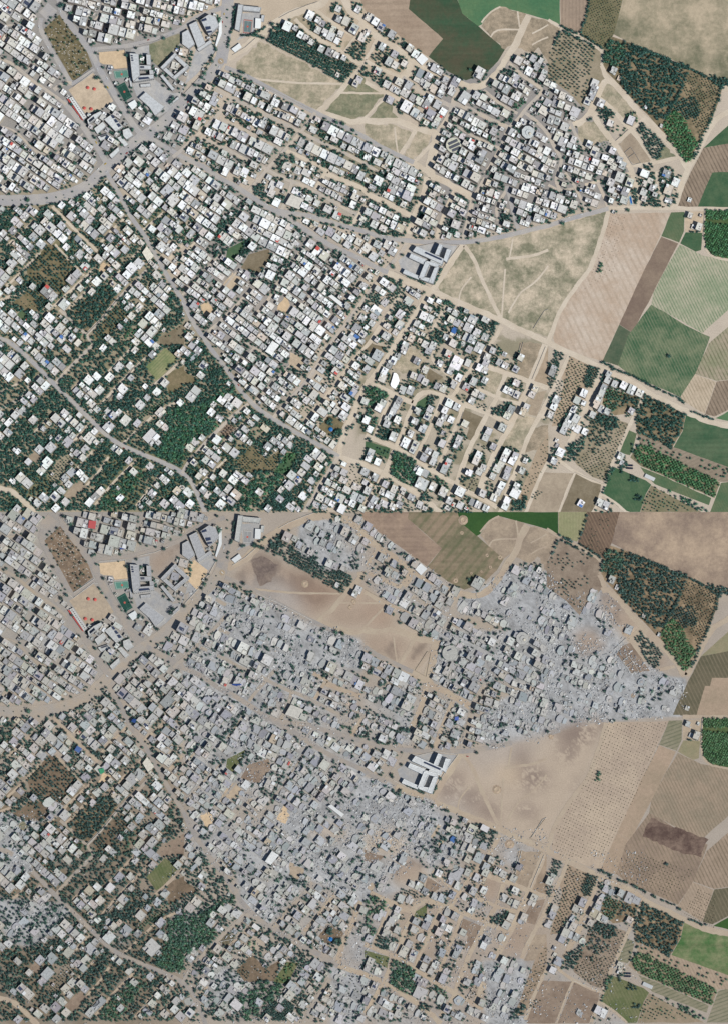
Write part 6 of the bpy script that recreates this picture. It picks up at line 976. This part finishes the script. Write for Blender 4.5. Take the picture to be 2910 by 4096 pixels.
# saplings dotted over the stony field of the lower panel, and a few in the upper
def saplings(s, panel, sp1, sp2, ang, r, keep, col):
    poly = P(s, panel); m = np.zeros((RH, RW), bool); ras_poly(m, poly, True, 2.0, (0, panel * SEAM)); cx, cy = centroid(poly); a = math.radians(ang); c, s_ = math.cos(a), math.sin(a); X, Y = [], []
    for i in range(-140, 141):
        for k in range(-140, 141):
            x, y = i * sp1 + rnd(-.6, .6), k * sp2 + rnd(-.8, .8); u, v = cx + x * c - y * s_, cy + x * s_ + y * c; ii, jj = int((v - panel * SEAM) / 2), int(u / 2)
            if 0 <= ii < RH and 0 <= jj < RW and m[ii, jj] and random.random() < keep: X.append(u); Y.append(v)
    n = len(X); X, Y = np.array(X), np.array(Y); rr = RNG.uniform(r * .7, r * 1.3, n)
    boxes_np('saplings', (X - 1455) * S, (2048 - Y) * S, rr * .4, rr, rr, rr * .8, RNG.uniform(0, 6, n), RNG.uniform(-.4, .4, n), np.array([col]) * RNG.uniform(.7, 1.3, (n, 1)), M_FOL)
saplings('H2 540,345 1085,345 1000,540 860,850 740,1100 620,1330 520,1560 110,1560 30,1440 90,1270 200,1080 320,900 420,650', 1, 11.4, 12.6, 25, 1.15, .93, (.10, .095, .07))
saplings('H 560,380 700,372 600,900 300,1080 420,850', 0, 11.5, 12, 25, .9, .8, (.16, .13, .10)); saplings('L2 420,0 640,60 740,100 650,240 520,200 370,110', 1, 12, 12, 25, 1.3, .9, (.08, .085, .06)); saplings('L2 770,180 860,240 850,400 700,320', 1, 9, 11, 25, 1.2, .9, (.09, .085, .06)); saplings('K 1350,1300 1520,1010 1624,860 1624,1050 1420,1420', 1, 12, 11, 62, 1.3, .8, (.07, .08, .05)); saplings('L2 130,540 270,480 300,600 270,700 130,620', 1, 12, 11, 25, 1.4, .9, (.07, .08, .05))
saplings('J 330,820 400,740 490,790 400,870', 0, 11, 11, 40, 3, 1, (.12, .09, .07))
# ------------------------------------------------------------------ graves, cars, craters, tarpaulins
ng = 0
for p in (0, 1):
    poly = P('A 420,290 530,160 600,240 690,360 770,490 800,580 660,700 590,590 510,450', p); m = np.zeros((RH, RW), bool); ras_poly(m, poly, True, 2.0, (0, p * SEAM)); ii, jj = np.nonzero(m)
    for k in random.sample(range(len(ii)), 130):
        u, v = jj[k] * 2, ii[k] * 2 + p * SEAM; x, y = W(u, v); mb = MB(); a = rnd(-.25, .25); mb.box(0, 0, 0, 2.3, 1.0, .45, a, alb(196, 190, 180)); mb.box(-1.0 * math.cos(a), -1.0 * math.sin(a), .45, .3, .9, .7, a, alb(232, 230, 226)) ; o = mb.build('grave', M_BUILD); o.location = (x, y, .1)
        o['label'] = ('pale stone grave among shrubs in the intact brown cemetery', 'pale stone grave among shrubs in the dusty cemetery')[p]; o['category'] = 'grave'; o['group'] = ('graves in the intact cemetery', 'graves in the dusty cemetery')[p]
CARC = [('white', (236, 238, 240), .56), ('silver', (180, 184, 188), .2), ('dark grey', (66, 70, 76), .1), ('yellow', (222, 190, 70), .06), ('red', (176, 60, 56), .08)]
def car(u, v, a, panel, scale=1.0):
    x = random.random()
    for nm, c, q in CARC:
        if x < q: break
        x -= q
    root = empty('car', u, v); root.rotation_euler = (0, 0, -a); root.location.z = .5; root.scale = (scale,) * 3
    m = MB(); m.prism([(-2.2, -.85), (2.1, -.85), (2.25, -.5), (2.25, .5), (2.1, .85), (-2.2, .85)], .35, .95, alb(*c)); m.build('body', M_PAINT, root)
    m = MB(); b = len(m.v); m.v += [(-1.6, -.78, .95), (1.0, -.78, .95), (1.0, .78, .95), (-1.6, .78, .95), (-1.2, -.62, 1.45), (.4, -.62, 1.45), (.4, .62, 1.45), (-1.2, .62, 1.45)]
    for f, cc in (((0, 1, 5, 4), (50, 56, 64)), ((1, 2, 6, 5), (50, 56, 64)), ((2, 3, 7, 6), (50, 56, 64)), ((3, 0, 4, 7), (50, 56, 64)), ((4, 5, 6, 7), c)): m.f.append(tuple(b + i for i in f)); m.c.append(alb(*cc))
    m.build('cabin', M_PAINT, root)
    for px, py in ((-1.4, -.8), (1.4, -.8), (1.4, .8), (-1.4, .8)): m = MB(); m.v += [(px + .34 * math.cos(k), py - .1, .34 + .34 * math.sin(k)) for k in np.arange(8) * .785] + [(px + .34 * math.cos(k), py + .1, .34 + .34 * math.sin(k)) for k in np.arange(8) * .785]; m.f = [(k, (k + 1) % 8, 8 + (k + 1) % 8, 8 + k) for k in range(8)] + [tuple(range(8)), tuple(range(15, 7, -1))]; m.c = [alb(40, 40, 42)] * 10; m.build('wheel', M_PAINT, root)
    thing(root, 'car', u, v, f'{nm} car on the {"asphalt" if panel == 0 else "dusty"} road', 'cars on the roads', panel)
nc = 0
for panel, wd, q in ROADLINES:
    if panel: continue
    for k in range(2, len(q) - 2):
        if not (10 < q[k][0] < 2900 and 10 < q[k][1] < SEAM - 10): continue
        if random.random() < (.22 if wd > 40 else .13 if q[k][0] < 900 else .05) and nc < 95:
            dx, dy = q[k + 1][0] - q[k][0], q[k + 1][1] - q[k][1]; L = math.hypot(dx, dy) or 1; sd = random.choice((-1, 1)) * wd * rnd(.22, .4); car(q[k][0] - dy / L * sd, q[k][1] + dx / L * sd, math.atan2(dy, dx) + (math.pi if sd > 0 else 0), 0, rnd(.95, 1.15)); nc += 1
for u, v in pp('E2 1110,330 1380,760 G2 1230,555 905,640 1590,1365 A2 955,1460 B2 370,320 J2 300,170 K2 760,520'): car(u, v, rnd(0, 3), 1)
def crater(u, v, r):
    x, y = W(u, v); R = r * S; root = empty('crater', u, v); me = MB(); n = 20; prof = [(0, .35), (.35, .3), (.62, .9), (.85, 1.5), (1.0, 1.25), (1.35, .5), (1.75, .12)]; rings = []
    for f_, z in prof: rings.append([(R * f_ * math.cos(2 * math.pi * k / n) * (1 + rnd(-.07, .07)), R * f_ * math.sin(2 * math.pi * k / n) * (1 + rnd(-.07, .07)), -.15 + z * R * .16 * (1 + rnd(-.12, .12))) for k in range(n)])
    for i, (A_, B_) in enumerate(zip(rings[:-1], rings[1:])):
        for k in range(n): me.face([A_[k], B_[k], B_[(k + 1) % n], A_[(k + 1) % n]], jit((184, 164, 142) if i < 4 else (174, 154, 134), random, 6))
    me.build('crater_rim', M_GRD, root); m = MB()
    for k in range(10): a = rnd(0, 6.28); d = R * rnd(1.1, 1.8); s1 = rnd(.4, 1.1); m.box(d * math.cos(a), d * math.sin(a), .3, s1, s1 * .8, .5, a, alb(160, 142, 124))
    kind(m.build('clods', M_GRD, root), 'stuff'); thing(root, 'crater', u, v, ('wide' if r > 8 else 'small') + ' round bomb crater with raised sandy rim', 'craters', 1)
for u, v, r in pp(CRATERS): crater(u, v, r * .4)
for s, c, wds in [('F2 450,0 520,0 530,10 480,20 440,10', (52, 76, 138), 'deep blue'), ('E2 690,550 735,575 705,615 665,590', (84, 108, 158), 'blue'), ('E2 1185,310 1220,315 1205,350 1170,335', (44, 74, 130), 'dark blue'), ('A2 1070,310 1112,310 1112,340 1068,338', (48, 72, 140), 'navy'), ('A2 970,1250 1005,1232 1020,1255 985,1280', (40, 66, 120), 'dark navy'), ('G2 795,295 825,290 828,325 790,325', (88, 108, 176), 'bright blue'), ('E2 880,760 925,750 935,785 900,805', (70, 150, 110), 'green'), ('C2 1010,1500 1020,1490 1030,1510', (190, 90, 80), 'red')]:
    q = pp(s, False); u, v = centroid(q); x, y = W(u, v); m = MB(); m.prism([W(*a) for a in q], 10.2, [10.5 + rnd(0, .8) for _ in q], alb(*c), None, True); o = m.build('tarpaulin', M_PAINT, None, (x, y)); thing(o, 'tarpaulin', u, v, f'{wds} tarpaulin sheet spread on a roof', None, 1)
# ------------------------------------------------------------------ labels: each thing by its look and by the landmark it lies next to
LM = [[], []]
for nme, s in LANDMARKS:
    u, v = pp(s)[0]; LM[0].append((nme, u, v)); LM[1].append((nme, *low(u, v)))
for nme, s in (('burnt field','H2 1150,1370'),('walled triangle','C2 530,1370'),('biggest crater','G2 1165,935'),('field-edge crater','C2 868,72'),('flattened eastern quarter','H2 700,200'),('grey rubble plain','G2 450,1250'),('red roof','A2 825,120'),('pair of craters','C2 1150,440')): LM[1].append((nme, *pp(s)[0]))
ORD = ['nearest'] + 'second third fourth fifth sixth seventh eighth ninth tenth eleventh twelfth thirteenth fourteenth fifteenth sixteenth seventeenth eighteenth nineteenth twentieth'.split()
DIRS = ('east', 'south-east', 'south', 'south-west', 'west', 'north-west', 'north', 'north-east'); buckets = {}
for t in THINGS:
    o, cat, u, v, text, p = t; best = min(LM[p], key=lambda l: (l[1] - u) ** 2 + (l[2] - v) ** 2); d = math.hypot(best[1] - u, best[2] - v); k = int(round(math.atan2(v - best[2], u - best[1]) / (math.pi / 4))) % 8
    buckets.setdefault((p, cat, best[0], k), []).append((d, t))
for (p, cat, nm, k), L in buckets.items():
    L.sort(key=lambda q: q[0])
    for i, (d, t) in enumerate(L):
        w_ = ORD[i] if i < 20 else 'twenty-first' if i == 20 else 'far'
        t[0]['label'] = f"{t[4]}, {w_ + ' ' if len(L) > 1 else ''}{DIRS[k]} of the {ST[p]} {nm}"
print('LABELS', len(THINGS), max(len(t[0]['label'].split()) for t in THINGS), sum(len(o.data.polygons) for o in bpy.data.objects if o.type == 'MESH'))
